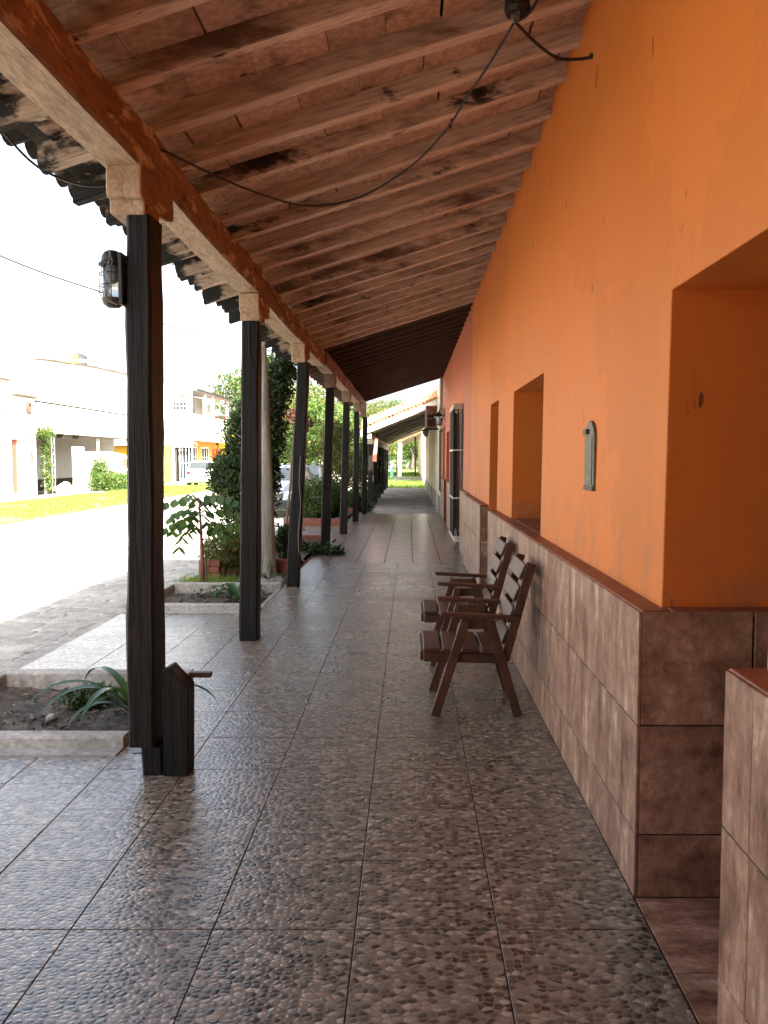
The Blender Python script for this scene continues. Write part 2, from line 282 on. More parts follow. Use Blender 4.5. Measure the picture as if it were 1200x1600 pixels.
# ---------------------------------------------------------------- geometry helpers
def wloc(o):
    v = Vector(o.location)
    while o.parent: o = o.parent; v += o.location
    return v
class MB:
    def __init__(s): s.v = []; s.f = []; s.mi = []
    def add(s, vs, fs, m=0):
        k = len(s.v); s.v += [tuple(v) for v in vs]; s.f += [tuple(i + k for i in f) for f in fs]; s.mi += [m] * len(fs); return s
    def box(s, x0, x1, y0, y1, z0, z1, m=0):
        vs = [(x, y, z) for z in (z0, z1) for y in (y0, y1) for x in (x0, x1)]
        return s.add(vs, [(0, 2, 3, 1), (4, 5, 7, 6), (0, 1, 5, 4), (2, 6, 7, 3), (0, 4, 6, 2), (1, 3, 7, 5)], m)
    def bar(s, a, b, w, d, up=(0, 0, 1), m=0, w2=None, d2=None):
        a, b, up = Vector(a), Vector(b), Vector(up); t = (b - a).normalized(); x = t.cross(up).normalized(); y = x.cross(t).normalized()
        vs = []
        for p, ww, dd in ((a, w, d), (b, w2 or w, d2 or d)):
            for sx, sy in ((-1, -1), (1, -1), (1, 1), (-1, 1)): vs.append(p + x * sx * ww / 2 + y * sy * dd / 2)
        return s.add(vs, [(3, 2, 1, 0), (4, 5, 6, 7), (0, 1, 5, 4), (1, 2, 6, 5), (2, 3, 7, 6), (3, 0, 4, 7)], m)
    def tube(s, pts, r, n=6, m=0, cap=True):
        pts = [Vector(p) for p in pts]; rs = r if isinstance(r, (list, tuple)) else [r] * len(pts)
        vs = []; fs = []; ref = Vector((0, 0, 1))
        t0 = (pts[1] - pts[0]).normalized()
        if abs(t0.dot(ref)) > .9: ref = Vector((1, 0, 0))
        x = t0.cross(ref).normalized()
        for i, p in enumerate(pts):
            t = (pts[min(i + 1, len(pts) - 1)] - pts[max(i - 1, 0)]).normalized()
            x = (x - t * x.dot(t)).normalized(); y = t.cross(x)
            for k in range(n):
                a = 2 * math.pi * k / n; vs.append(p + (x * math.cos(a) + y * math.sin(a)) * rs[i])
        for i in range(len(pts) - 1):
            for k in range(n):
                k2 = (k + 1) % n; fs.append((i * n + k, i * n + k2, (i + 1) * n + k2, (i + 1) * n + k))
        if cap: fs += [tuple(range(n))[::-1], tuple(range((len(pts) - 1) * n, len(pts) * n))]
        return s.add(vs, fs, m)
    def prism(s, poly, h0, h1, axis='x', m=0):   # poly in the other two axes, extruded along axis
        n = len(poly)
        def P(u, v, w): return {'x': (w, u, v), 'y': (u, w, v), 'z': (u, v, w)}[axis]
        vs = [P(u, v, h0) for u, v in poly] + [P(u, v, h1) for u, v in poly]
        return s.add(vs, [tuple(range(n)), tuple(range(2 * n - 1, n - 1, -1))] + [(i, i + n, (i + 1) % n + n, (i + 1) % n) for i in range(n)], m)
    def lathe(s, prof, c, n=16, m=0, axis='z'):
        vs = []; fs = []
        for r, h in prof:
            for k in range(n):
                a = 2 * math.pi * k / n; q = (r * math.cos(a), r * math.sin(a), h)
                if axis == 'y': q = (q[0], q[2], q[1])
                if axis == 'x': q = (q[2], q[0], q[1])
                vs.append((c[0] + q[0], c[1] + q[1], c[2] + q[2]))
        for i in range(len(prof) - 1):
            for k in range(n):
                k2 = (k + 1) % n; fs.append((i * n + k, i * n + k2, (i + 1) * n + k2, (i + 1) * n + k))
        fs += [tuple(range(n))[::-1], tuple(range((len(prof) - 1) * n, len(prof) * n))]
        return s.add(vs, fs, m)
    def build(s, name, mats, parent=None, smooth=False, bevel=0, local=False, seg=1, fix=True):
        me = bpy.data.meshes.new(name)
        o = bpy.data.objects.new(name, me); COL.objects.link(o)
        off = Vector((0, 0, 0))
        if parent is not None:
            o.parent = parent
            if not local: off = wloc(parent)
        elif not local and s.v:
            lo = [min(v[i] for v in s.v) for i in range(3)]; hi = [max(v[i] for v in s.v) for i in range(3)]
            off = Vector(((lo[0] + hi[0]) / 2, (lo[1] + hi[1]) / 2, lo[2])); o.location = off
        me.from_pydata([(v[0] - off.x, v[1] - off.y, v[2] - off.z) for v in s.v], [], s.f)
        if isinstance(mats, str): mats = [mats]
        for m in mats: me.materials.append(MAT[m])
        me.polygons.foreach_set('material_index', s.mi)
        if fix:
            b = bmesh.new(); b.from_mesh(me); bmesh.ops.recalc_face_normals(b, faces=b.faces); b.to_mesh(me); b.free()
        if smooth: me.polygons.foreach_set('use_smooth', [True] * len(me.polygons))
        me.update()
        if bevel:
            md = o.modifiers.new('bevel', 'BEVEL'); md.width = bevel; md.segments = seg; md.limit_method = 'ANGLE'; md.angle_limit = R(40)
        return o
def tag(o, label, cat, group=None):
    o['label'] = label; o['category'] = cat
    if group: o['group'] = group
    return o
def empty(name, loc, label=None, cat=None, group=None):
    o = bpy.data.objects.new(name, None); COL.objects.link(o); o.location = loc; o.empty_display_size = .2
    if label: tag(o, label, cat, group)
    return o
def struct(o): o['kind'] = 'structure'; return o
def stuff(o): o['kind'] = 'stuff'; return o
KIDS = {}
def copy_tree(o, parent=None):
    c = o.copy(); COL.objects.link(c)
    if parent is not None: c.parent = parent; c.matrix_parent_inverse = o.matrix_parent_inverse
    for ch in list(o.children): copy_tree(ch, c)
    return c
def inst(me, name, loc, parent, rot=None, sc=None):   # a piece that shares its mesh
    o = bpy.data.objects.new(name, me); COL.objects.link(o); o.parent = parent
    o.location = Vector(loc) - wloc(parent)
    if rot: o.rotation_euler = rot
    if sc: o.scale = sc
    return o
def jit(a): return random.uniform(-a, a)

def wallgrid(mb, ax, c0, c1, u0, u1, z0, z1, holes, m=0, us=(), zs=()):
    """a wall lying along axis u ('y' or 'x') from c0 to c1 in thickness, with rectangular holes (ua, ub, za, zb); welded faces"""
    U = sorted({u0, u1, *us, *[h[0] for h in holes], *[h[1] for h in holes]}); U = [u for u in U if u0 <= u <= u1]
    Z = sorted({z0, z1, *zs, *[h[2] for h in holes], *[h[3] for h in holes]}); Z = [z for z in Z if z0 <= z <= z1]
    def solid(i, j):
        if not (0 <= i < len(U) - 1 and 0 <= j < len(Z) - 1): return False
        u = (U[i] + U[i + 1]) / 2; z = (Z[j] + Z[j + 1]) / 2
        return not any(h[0] < u < h[1] and h[2] < z < h[3] for h in holes)
    idx = {}; vs = []; fs = []
    def V(c, u, z):
        k = (c, u, z)
        if k not in idx: idx[k] = len(vs); vs.append((c, u, z) if ax == 'y' else (u, c, z))
        return idx[k]
    for i in range(len(U) - 1):
        for j in range(len(Z) - 1):
            if not solid(i, j): continue
            a, b, c, d = U[i], U[i + 1], Z[j], Z[j + 1]
            for cc in (c0, c1): fs.append((V(cc, a, c), V(cc, b, c), V(cc, b, d), V(cc, a, d)))
            if not solid(i - 1, j): fs.append((V(c0, a, c), V(c1, a, c), V(c1, a, d), V(c0, a, d)))
            if not solid(i + 1, j): fs.append((V(c0, b, c), V(c1, b, c), V(c1, b, d), V(c0, b, d)))
            if not solid(i, j - 1): fs.append((V(c0, a, c), V(c1, a, c), V(c1, b, c), V(c0, b, c)))
            if not solid(i, j + 1): fs.append((V(c0, a, d), V(c1, a, d), V(c1, b, d), V(c0, b, d)))
    mb.add(vs, fs, m); return mb

def leaves(name, C, size, material, parent=None, droop=0., aspect=.5, fold=.25, outward=None, vary=.6):
    """a mesh of folded leaves, one per row of C (n x 3 world points)"""
    C = np.asarray(C, float); n = len(C); rg = np.random
    d = rg.normal(size=(n, 3)); 
    if outward is not None: d += np.asarray(outward) * 1.2
    d[:, 2] -= droop; d /= np.linalg.norm(d, axis=1)[:, None]
    t = rg.normal(size=(n, 3)); s = np.cross(d, t); s /= np.linalg.norm(s, axis=1)[:, None]; up = np.cross(s, d)
    L = size * (1 + rg.uniform(-vary, vary, n))[:, None]; W = L * aspect / 2
    v = np.empty((n, 4, 3)); v[:, 0] = C; v[:, 1] = C + d * L * .5 + s * W + up * L * fold * .5; v[:, 2] = C + d * L; v[:, 3] = C + d * L * .5 - s * W + up * L * fold * .5
    off = np.array(wloc(parent)) if parent is not None else C.mean(0) * np.array([1, 1, 0]) + np.array([0, 0, C[:, 2].min()])
    v = (v - off).reshape(-1, 3)
    b = np.arange(n)[:, None] * 4; f = np.concatenate([b + [0, 1, 2], b + [0, 2, 3]], 1).reshape(-1)
    me = bpy.data.meshes.new(name); me.vertices.add(4 * n); me.vertices.foreach_set('co', v.ravel())
    me.loops.add(6 * n); me.loops.foreach_set('vertex_index', f.astype(np.int32)); me.polygons.add(2 * n)
    me.polygons.foreach_set('loop_start', np.arange(2 * n, dtype=np.int32) * 3); me.update(calc_edges=True)
    me.materials.append(MAT[material])
    o = bpy.data.objects.new(name, me); COL.objects.link(o)
    if parent is not None: o.parent = parent
    else: o.location = off
    return o
def clumps(blobs, n, per, spread, shell=.75):
    """leaf points gathered in clumps near the surface of ellipsoid blobs (x,y,z,rx,ry,rz)"""
    w = np.array([b[3] * b[4] * b[5] for b in blobs]) ** .67; w /= w.sum(); out = []
    for b, k in zip(blobs, (w * n).astype(int) + 1):
        d = np.random.normal(size=(k, 3)); d /= np.linalg.norm(d, axis=1)[:, None]
        r = shell + (1 - shell) * np.random.rand(k); r *= np.random.choice([1, 1, 1, .6, 1.12], k)
        c = np.array(b[:3]) + d * r[:, None] * np.array(b[3:6])
        for q in c: out.append(q + np.random.normal(size=(per, 3)) * spread * np.array([1, 1, .75]))
    return np.concatenate(out)

# ================================================================ GROUND
g = MB(); g.box(-600, 600, -200, 900, -.5, -.19); struct(g.build('ground', 'earth'))
g = MB(); g.box(-10.0, -2.76, -30, 160, -.19, -.162); road = struct(g.build('road', 'road_dust'))
# flat cobble stones: rows across the street with shared uneven corners
rows_y = [-.8]
while rows_y[-1] < 13.2: rows_y.append(rows_y[-1] + random.uniform(.24, .36))
def cobble_rows(x0, x1, ya, yb):
    out = []; prev = None
    for j in range(len(rows_y) - 1):
        if not (ya <= rows_y[j] < yb): continue
        x = x0 + random.uniform(0, .3)
        while x < x1:
            L = random.uniform(.32, .62); y0, y1 = rows_y[j], rows_y[j + 1]
            x2 = min(x + L, x1); g2 = .011
            def w(px, py): n = mnoise.noise_vector((px * 2.1, py * 2.1, 3.3)); return (px + n.x * .10, py + n.y * .11)
            pts = [(x + g2, y0 + g2), ((x + x2) / 2, y0 + g2), (x2 - g2, y0 + g2), (x2 - g2, (y0 + y1) / 2), (x2 - g2, y1 - g2), ((x + x2) / 2, y1 - g2), (x + g2, y1 - g2), (x + g2, (y0 + y1) / 2)]
            c = ((x + x2) / 2, (y0 + y1) / 2)
            pts = [((px - c[0]) * k + c[0], (py - c[1]) * k + c[1]) for (px, py), k in zip(pts, [.88, 1, .88, 1, .88, 1, .88, 1])]
            out.append([w(*p) for p in pts]); x = x2
    return out
def stone(mb, P, m=0):
    h = -.148 + jit(.004); c = (sum(p[0] for p in P) / 8, sum(p[1] for p in P) / 8)
    top = [(c[0] + (p[0] - c[0]) * .90, c[1] + (p[1] - c[1]) * .90, h + jit(.003)) for p in P]
    mid = [(p[0], p[1], h - .008) for p in P]; bot = [(p[0], p[1], -.166) for p in P]
    fs = [tuple(range(8))] + [(i, (i + 1) % 8, 8 + (i + 1) % 8, 8 + i)[::-1] for i in range(8)] + [(8 + i, 8 + (i + 1) % 8, 16 + (i + 1) % 8, 16 + i)[::-1] for i in range(8)]
    mb.add(top + mid + bot, fs, m)
near = [s for s in cobble_rows(-5.3, -2.78, 5.0, 13.0)]
near = [p for p in near if max(q[0] for q in p) < -2.765][:295]
for P in near:
    mb = MB(); stone(mb, P); mb.build('cobblestone', 'cobble', road, fix=False)
far = cobble_rows(-9.9, -5.34, -.8, 13.2) + [p for p in cobble_rows(-5.3, -2.78, -.8, 5.0) if max(q[0] for q in p) < -2.765]
mb = MB()
for P in far: stone(mb, P)
stuff(mb.build('cobblestone', 'cobble', road, fix=False))

# porch floor slab and its tiles
def tile_mesh(name, w, d, t, m):
    b = MB(); e = .0008; x, y = w / 2, d / 2
    vs = [(-x, -y, -t), (x, -y, -t), (x, y, -t), (-x, y, -t), (-x, -y, -e * .6), (x, -y, -e * .6), (x, y, -e * .6), (-x, y, -e * .6),
          (-x + e, -y + e, 0), (x - e, -y + e, 0), (x - e, y - e, 0), (-x + e, y - e, 0)]
    fs = [(0, 1, 5, 4), (1, 2, 6, 5), (2, 3, 7, 6), (3, 0, 4, 7), (4, 5, 9, 8), (5, 6, 10, 9), (6, 7, 11, 10), (7, 4, 8, 11), (8, 9, 10, 11)]
    me = bpy.data.meshes.new(name); me.from_pydata(vs, [], fs); me.materials.append(MAT[m]); me.update(); return me
def lay(parent, xs, ys, m, gap=.005, keep=lambda x, y: True, z=0, tj=.0012):
    cache = {}
    for i in range(len(xs) - 1):
        for j in range(len(ys) - 1):
            cx, cy = (xs[i] + xs[i + 1]) / 2, (ys[j] + ys[j + 1]) / 2
            if not keep(cx, cy): continue
            k = (round(xs[i + 1] - xs[i] - gap, 3), round(ys[j + 1] - ys[j] - gap * (.85 if m == 'pebble_tile' else 1), 4))
            if k not in cache: cache[k] = tile_mesh('tile', k[0], k[1], .012, m)
            inst(cache[k], 'tile', (cx, cy, z + jit(.0006)), parent, (jit(tj), jit(tj), 0))
fl = MB(); fl.box(-1.45, 1.40, -8, 11.63, -.19, -.0035); floor = struct(fl.build('floor', 'grout'))
rows = [2.512 - .4475 * k for k in range(8, 0, -1)] + [2.512 + .4475 * k for k in range(0, 30)]
rows = [r for r in rows if r < 11.5] + [11.632]
lay(floor, [-1.45, -1.06, -.615, -.17, .275, .752], rows, 'pebble_tile')
# doorway threshold tiles
lay(floor, [.755, 1.135, 1.40], [1.93, 2.29, 2.70], 'dado_tile', .004)
pv = MB()
g = MB(); g.box(-9.95, -2.762, -.8, 13.25, -.19, -.158); struct(g.build('road', 'old_concrete'))
for y0, y1 in ((-8, 4.12), (5.5, 7.93), (14.4, 18.0)): pv.box(-2.75, -1.4503, y0, y1, -.19, -.0045)
pavement = struct(pv.build('pavement', 'concrete'))
px_ = [-2.73, -2.26, -1.83, -1.4535]
lay(pavement, px_, [3.26 - .43 * k for k in range(9, -1, -1)] + [3.68, 4.02], 'pebble_tile', z=-.001)
lay(pavement, px_, [5.52, 5.93, 6.36, 6.79, 7.22, 7.65, 7.90], 'pebble_tile', z=-.001)
lay(pavement, px_, [14.42, 14.87, 15.3, 15.75, 16.2, 16.65, 17.1, 17.55, 17.98], 'grey_floor_tile', z=-.001)
wf = MB(); wf.box(-1.45, .86, 11.637, 22.0, -.19, -.0035); walk = struct(wf.build('walkway', 'grout'))
lay(walk, [-1.45, -1.16, -.76, -.36, .04, .44, .84], [11.637 + .4318 * k for k in range(25)], 'red_floor_tile', .011, tj=.0016)
pt = MB()   # worn concrete path beyond the tiled walk
n_ = 60; xs = [-1.5 + 2.36 * i / 10 for i in range(11)]; ys = [22.0 + i * .42 for i in range(50)]
vs = [(x, y, -.05 + .03 * mnoise.noise((x * 1.3, y * .8, 0)) + .012 * mnoise.noise((x * 5, y * 4, 2))) for y in ys for x in xs]
pt.add(vs, [(j * 11 + i, j * 11 + i + 1, (j + 1) * 11 + i + 1, (j + 1) * 11 + i) for j in range(49) for i in range(10)])
struct(pt.build('path', 'old_concrete', fix=False, smooth=True))
pt = MB(); pt.box(-1.2, .86, 56, 69, -.15, .0); struct(pt.build('path', 'old_concrete'))
lw = MB(); lw.box(-2.7, 6, 42.6, 140, -.19, -.10); struct(lw.build('lawn', 'lawn_ground'))
lw = MB(); lw.box(-14.0, -10.02, -10, 48, -.19, -.10); struct(lw.build('lawn', 'lawn_ground'))
lw = MB(); lw.box(-15.0, -14.01, -10, 56, -.19, -.03); struct(lw.build('pavement', 'concrete'))
lw = MB(); lw.box(-2.74, -1.52, 18.2, 42, -.19, -.03); struct(lw.build('soil_strip', 'soil'))
def grass(name, n, x0, x1, y0, y1, z, h, label=None, w=.02):
    C = np.column_stack([np.random.uniform(x0, x1, n), np.random.uniform(y0, y1, n), np.full(n, z)])
    dens = np.array([mnoise.noise((c[0] * .8, c[1] * .5, 5)) for c in C]); C = C[dens > -.25]; n = len(C)
    a = np.random.uniform(0, 2 * math.pi, n); H = h * np.random.uniform(.4, 1.3, n) ; ln = np.random.normal(size=(n, 2)) * .4
    dx = np.column_stack([np.cos(a), np.sin(a), np.zeros(n)]) * w
    tip = C + np.column_stack([ln[:, 0] * H, ln[:, 1] * H, H])
    off = np.array([(x0 + x1) / 2, (y0 + y1) / 2, z]); v = np.stack([C - dx, C + dx, tip], 1).reshape(-1, 3) - off
    me = bpy.data.meshes.new(name); me.vertices.add(3 * n); me.vertices.foreach_set('co', v.ravel()); me.loops.add(3 * n)
    me.loops.foreach_set('vertex_index', np.arange(3 * n, dtype=np.int32)); me.polygons.add(n)
    me.polygons.foreach_set('loop_start', np.arange(n, dtype=np.int32) * 3); me.update(calc_edges=True); me.materials.append(MAT['grass_blade'])
    o = bpy.data.objects.new(name, me); COL.objects.link(o); o.location = off; stuff(o)
    if label: tag(o, label, 'grass')
    return o
grass('grass', 60000, -14, -10.05, 12, 48, -.11, .10, 'sunlit strip of lawn across the street before the white houses')
grass('grass', 26000, -2.6, 5, 42.7, 90, -.11, .18, 'sunlit grass at the far end of the covered walkway')
grass('grass', 900, -2.7, -2.05, 9.42, 9.95, -.03, .13, 'tuft of grass round the foot of the small sapling', .004)

# ================================================================ ORANGE HOUSE
TILT = .012
def tilt(mb):
    mb.v = [(x + TILT * max(0, z - .965), y, z) for x, y, z in mb.v]; return mb
def zr(x): return 3.58 - .31 * (.845 - x)
oh = empty('orange_house', (2.5, 3, 0), 'orange plastered house with brown tiled dado along the right side of the walk', 'house')
DA = (1.942, 2.765, -.003, 2.02); WB = (5.36, 6.90, .965, 2.015); DC = (8.06, 8.86, -.003, 2.03)
w = MB(); wallgrid(w, 'y', .845, 1.40, -8, 11.64, -.003, 3.72, [DA, WB, DC]); tilt(w)
w.build('wall', 'orange_paint', oh, bevel=.012, seg=3)
w = MB(); w.box(1.42, 6, -8, -7.7, 0, 3.6); w.box(5.7, 6, -7.69, 11.3, 0, 3.6); w.box(1.42, 6, 11.31, 11.64, 0, 3.6); w.build('rear_wall', 'orange_paint', oh)
d = MB(); CORE0, CORE1 = .765, .842
for y0, y1 in ((-1.09, 1.942), (2.715, 8.0), (8.92, 11.64)): d.box(CORE0, CORE1, y0, y1, -.05, .948)
for y0, y1 in ((1.943, 1.954), (2.77, 2.715), (8.0, 8.055), (8.865, 8.92)):
    ya, yb = min(y0, y1), max(y0, y1); d.box(.8425, 1.279, ya, yb, -.05, .948)
d.build('dado_core', 'grout', oh)
l = MB()
for y0, y1 in ((-1.09, 1.963), (2.7045, 5.30), (5.301, 6.96), (6.961, 8.012), (8.905, 11.64)):
    l.box(.764, .862, y0, y1, .948, .970)
l.box(.8625, 1.29, 5.37, 6.89, .95, .971)
for y0, y1 in ((1.943, 1.963), (2.7045, 2.772), (8.012, 8.066), (8.862, 8.905)): l.box(.8625, 1.279, y0, y1, .948, .972)
l.build('ledge', 'ledge_paint', oh, bevel=.005, seg=2)
zrows = [(.0, .212), (.217, .583), (.588, .966)]
def wall_tiles(parent, x, segs, mname, width, zr_, th=.010, gap=.002, name='tile'):
    cache = {}
    for y0, y1 in segs:
        n = max(1, round((y1 - y0) / width)); wd = (y1 - y0) / n
        for k in range(n):
            for z0, z1 in zr_:
                key = (round(wd, 3), round(z1 - z0, 3))
                if key not in cache:
                    b = MB(); e = .0015; X, Y, Z = th, wd / 2 - gap / 2, (z1 - z0) / 2
                    b.add([(X, -Y, -Z), (X, Y, -Z), (X, Y, Z), (X, -Y, Z), (e, -Y, -Z), (e, Y, -Z), (e, Y, Z), (e, -Y, Z), (0, -Y + e, -Z + e), (0, Y - e, -Z + e), (0, Y - e, Z - e), (0, -Y + e, Z - e)],
                          [(0, 4, 5, 1), (1, 5, 6, 2), (2, 6, 7, 3), (3, 7, 4, 0), (4, 8, 9, 5), (5, 9, 10, 6), (6, 10, 11, 7), (7, 11, 8, 4), (8, 11, 10, 9)])
                    me = bpy.data.meshes.new(name); me.from_pydata(b.v, [], b.f); me.materials.append(MAT[mname]); me.update(); cache[key] = me
                inst(cache[key], name, (x + jit(.0006), y0 + (k + .5) * wd, (z0 + z1) / 2), parent)
wall_tiles(oh, .752, [(-.64, .2), (.2, 1.79), (1.79, 1.953), (2.701, 3.29), (3.29, 7.97 + .02), (8.906, 11.64)], 'dado_tile', .59, zrows)
def jamb_tiles(parent, y, x0, x1, zr_, mname, face=-1):
    for z0, z1 in zr_:
        b = MB(); b.box(x0 + .002, x1 - .002, y, y + .010 * (-face), z0, z1); b.build('tile', mname, parent, bevel=.002)
jamb_tiles(oh, 2.702, .7635, 1.130, zrows, 'dado_tile', -1); jamb_tiles(oh, 2.702, 1.133, 1.279, zrows, 'dado_tile', -1)
jamb_tiles(oh, 8.907, .7635, 1.130, zrows, 'dado_tile', -1)
jamb_tiles(oh, 1.965, .7635, 1.130, zrows, 'dado_tile', 1)
def panel_door(parent, y0, y1, x, z1, m):
    f = MB(); f.box(x - .05, x + .02, y0, y0 + .05, .0, z1); f.box(x - .05, x + .02, y1 - .05, y1, .0, z1); f.box(x - .05, x + .02, y0 + .051, y1 - .051, z1 - .05, z1)
    fr = f.build('door_frame', m, parent, bevel=.004)
    dd = MB(); dd.box(x, x + .035, y0 + .053, y1 - .053, .01, z1 - .053)
    w3 = (y1 - y0 - .106)
    for zz in ((.12, .7), (.82, 1.25), (1.37, z1 - .18)):
        dd.box(x - .014, x - .0005, y0 + .053 + .1, y1 - .153, zz[0], zz[1])
    dr = dd.build('door', m, parent, bevel=.004)
    h = MB(); h.tube([(x - .02, y1 - .11, 1.0), (x - .06, y1 - .11, 1.0), (x - .06, y1 - .20, 1.0)], .009, 6); h.build('handle', 'iron', dr)
panel_door(oh, 1.968, 2.698, 1.34, 2.01, 'door_wood'); panel_door(oh, 8.065, 8.855, 1.34, 2.02, 'door_wood')
wn_ = MB(); 
for ya, yb in ((5.375, 6.12), (6.14, 6.885)):
    wn_.box(1.2, 1.25, ya, ya + .06, .975, 2.005); wn_.box(1.2, 1.25, yb - .06, yb, .975, 2.005); wn_.box(1.2, 1.25, ya + .061, yb - .061, .975, 1.04); wn_.box(1.2, 1.25, ya + .061, yb - .061, 1.94, 2.005); wn_.box(1.205, 1.245, ya + .061, yb - .061, 1.47, 1.50)
wf_ = wn_.build('window_frame', 'door_wood', oh, bevel=.004)
for ya, yb in ((5.436, 6.059), (6.201, 6.824)):
    b = MB(); b.box(1.222, 1.228, ya, yb, 1.041, 1.469); b.box(1.222, 1.228, ya, yb, 1.501, 1.939); b.build('pane', 'window_glass', wf_)
w = MB(); w.box(-2.72, .843, -7.9, -1.1, -.1, 2.70); w.box(-1.12, .843, -7.9, -1.1, 2.701, 2.93); w.build('unseen_light_block', 'orange_paint', oh)  # added block, out of view behind the camera, keeps light off the door jamb
# roof of the house behind the wall
r_ = MB(); r_.prism([(1.301, 3.725), (4.2, 4.64), (7.0, 3.76), (7.0, 3.90), (4.2, 4.79), (1.301, 3.88)], -8, 11.64, 'y'); r_.build('roof', 'roof_clay', oh)

# ---- porch roof over the orange house (part of the house): beams, rafters, flat clay bricks, tiles
pr = empty('porch_roof', (-.4, 4, 2.9), 'low sloping porch roof of salmon rafters and flat clay bricks over the pebble floor', 'roof')
POSTY = [-2.2, .9, 3.83, 6.70, 9.53, 12.87, 16.12, 19.37, 21.9]
bx0, bx1, bz0, bz1 = -1.335, -1.165, 2.75, 2.94
def beam_piece(parent, y0, y1, dz0, dz1, dx=0, mats=('beam_cream', 'beam_orange'), n=14):
    b = MB(); L = []
    for i in range(n + 1):
        t = i / n; y = y0 + (y1 - y0) * t; dz = dz0 + (dz1 - dz0) * t - .018 * math.sin(math.pi * t)
        q = [(bx0 + dx, bz0 + dz), (bx0 + dx, bz1 + dz), (bx1 + dx, bz1 + dz), (bx1 + dx, bz0 + .012 + dz), (bx1 + dx - .014, bz0 + dz)]
        L += [(x + .005 * mnoise.noise((x * 9, y * 2.3, z * 8)), y, z + .005 * mnoise.noise((x * 8 + 4, y * 2.6, z * 7))) for x, z in q]
    k = 5
    for i in range(n):
        for j in range(k):
            j2 = (j + 1) % k; b.add([L[i * k + j], L[i * k + j2], L[(i + 1) * k + j2], L[(i + 1) * k + j]], [(0, 1, 2, 3)], 1 if j in (2, 3) else 0)
    b.add(L[:k], [tuple(range(k))], 0); b.add(L[-k:], [tuple(range(k))], 0)
    o = b.build('beam', list(mats), parent)
    bm = bmesh.new(); bm.from_mesh(o.data); bmesh.ops.remove_doubles(bm, verts=bm.verts, dist=1e-4); bmesh.ops.recalc_face_normals(bm, faces=bm.faces); bm.to_mesh(o.data); bm.free()
    return o
ys_b = [-8, -2.2, .9] + [3.80, 6.66, 9.5, 11.64]
for i in range(len(ys_b) - 1): beam_piece(pr, ys_b[i] + (.002), ys_b[i + 1], jit(.006), jit(.006), jit(.006))
slope = math.atan(.31)
def rafter(parent, y, w, h, x0, x1, dz, m, skew=0., n=12, rough=.006):
    b = MB(); L = []
    for i in range(n + 1):
        t = i / n; x = x0 + (x1 - x0) * t; z = zr(x) + dz; yy = y + skew * (t - .5) + .008 * mnoise.noise((x * 1.5, y * 7, 1))
        q = [(-w / 2, 0.005), (-w / 2, h), (w / 2, h), (w / 2, .005), (w / 2 - .008, 0), (-w / 2 + .008, 0)]
        for a, c in q:
            nn = rough * mnoise.noise((x * 4, (y + a) * 9, c * 9)) + rough * .8 * mnoise.noise((x * 13, (y + a) * 15, c * 9 + 5)) if c < h else 0
            L.append((x, yy + a + nn, z + c + nn))
    k = 6
    fs = [(i * k + j, i * k + (j + 1) % k, (i + 1) * k + (j + 1) % k, (i + 1) * k + j) for i in range(n) for j in range(k)] + [tuple(range(k)), tuple(range(n * k, n * k + k))]
    b.add(L, fs)
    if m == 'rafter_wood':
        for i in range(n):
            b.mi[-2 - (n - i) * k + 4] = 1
        return b.build('rafter', [m, 'rafter_face_lit'], parent)
    return b.build('rafter', m, parent)
RY = []; y = 4.41
RY = [4.41, 4.83, 5.33, 5.78, 6.215, 6.70, 7.19, 7.70, 8.2, 8.66, 9.12, 9.6, 10.06, 10.52, 10.98, 11.42]
RY = [4.41 - .462 * k for k in range(20, 0, -1)] + RY
for y in RY:
    y += jit(.012)
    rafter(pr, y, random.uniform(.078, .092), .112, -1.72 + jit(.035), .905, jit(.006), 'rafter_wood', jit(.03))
# flat bricks between the rafters
edges = RY
bricks = []
for i in range(len(edges)):
    y0 = edges[i]; y1 = edges[i + 1] if i + 1 < len(edges) else 11.64
    if y1 < 2.2: 
        continue
    x = -1.70 + random.uniform(0, .08)
    while x < .88:
        x2 = min(x + random.uniform(.24, .34), .905); g3 = random.choice([.002, .003, .004, .006, .010, .014])
        bricks.append((y0 + .012, y1 - .012 if i + 1 < len(edges) else 11.64, x, x2 - g3)); x = x2
print('bricks', len(bricks))
for y0, y1, x0, x1 in bricks:
    b = MB(); dz = .096 + jit(.004); t = .03; c = (x0 + x1) / 2
    vs = []
    for zz in (0, t):
        for yy in (y0, y1):
            for xx in (x0, x1): vs.append((xx, yy, zr(xx) + dz + zz + jit(.0015)))
    b.add(vs, [(0, 2, 3, 1), (4, 5, 7, 6), (0, 1, 5, 4), (2, 6, 7, 3), (0, 4, 6, 2), (1, 3, 7, 5)]); b.build('brick', 'ceiling_brick', pr)
b = MB()
for i in range(len(edges) - 1):
    if edges[i + 1] < 2.2: b.box(0, 0, 0, 0, 0, 0) if False else b.add([(x, y, zr(x) + .11 + q) for q in (0, .03) for y in (edges[i] + .01, edges[i + 1] - .01) for x in (-1.7, .845)], [(0, 2, 3, 1), (4, 5, 7, 6), (0, 1, 5, 4), (2, 6, 7, 3), (0, 4, 6, 2), (1, 3, 7, 5)])
stuff(b.build('brick_bed', 'ceiling_brick', pr))
b = MB(); b.prism([(-1.74, zr(-1.74) + .152), (1.30, zr(1.3) + .152), (1.30, zr(1.3) + .19), (-1.74, zr(-1.74) + .19)], -8, 11.64, 'y'); b.build('roof_bed', 'eave_dark', pr)
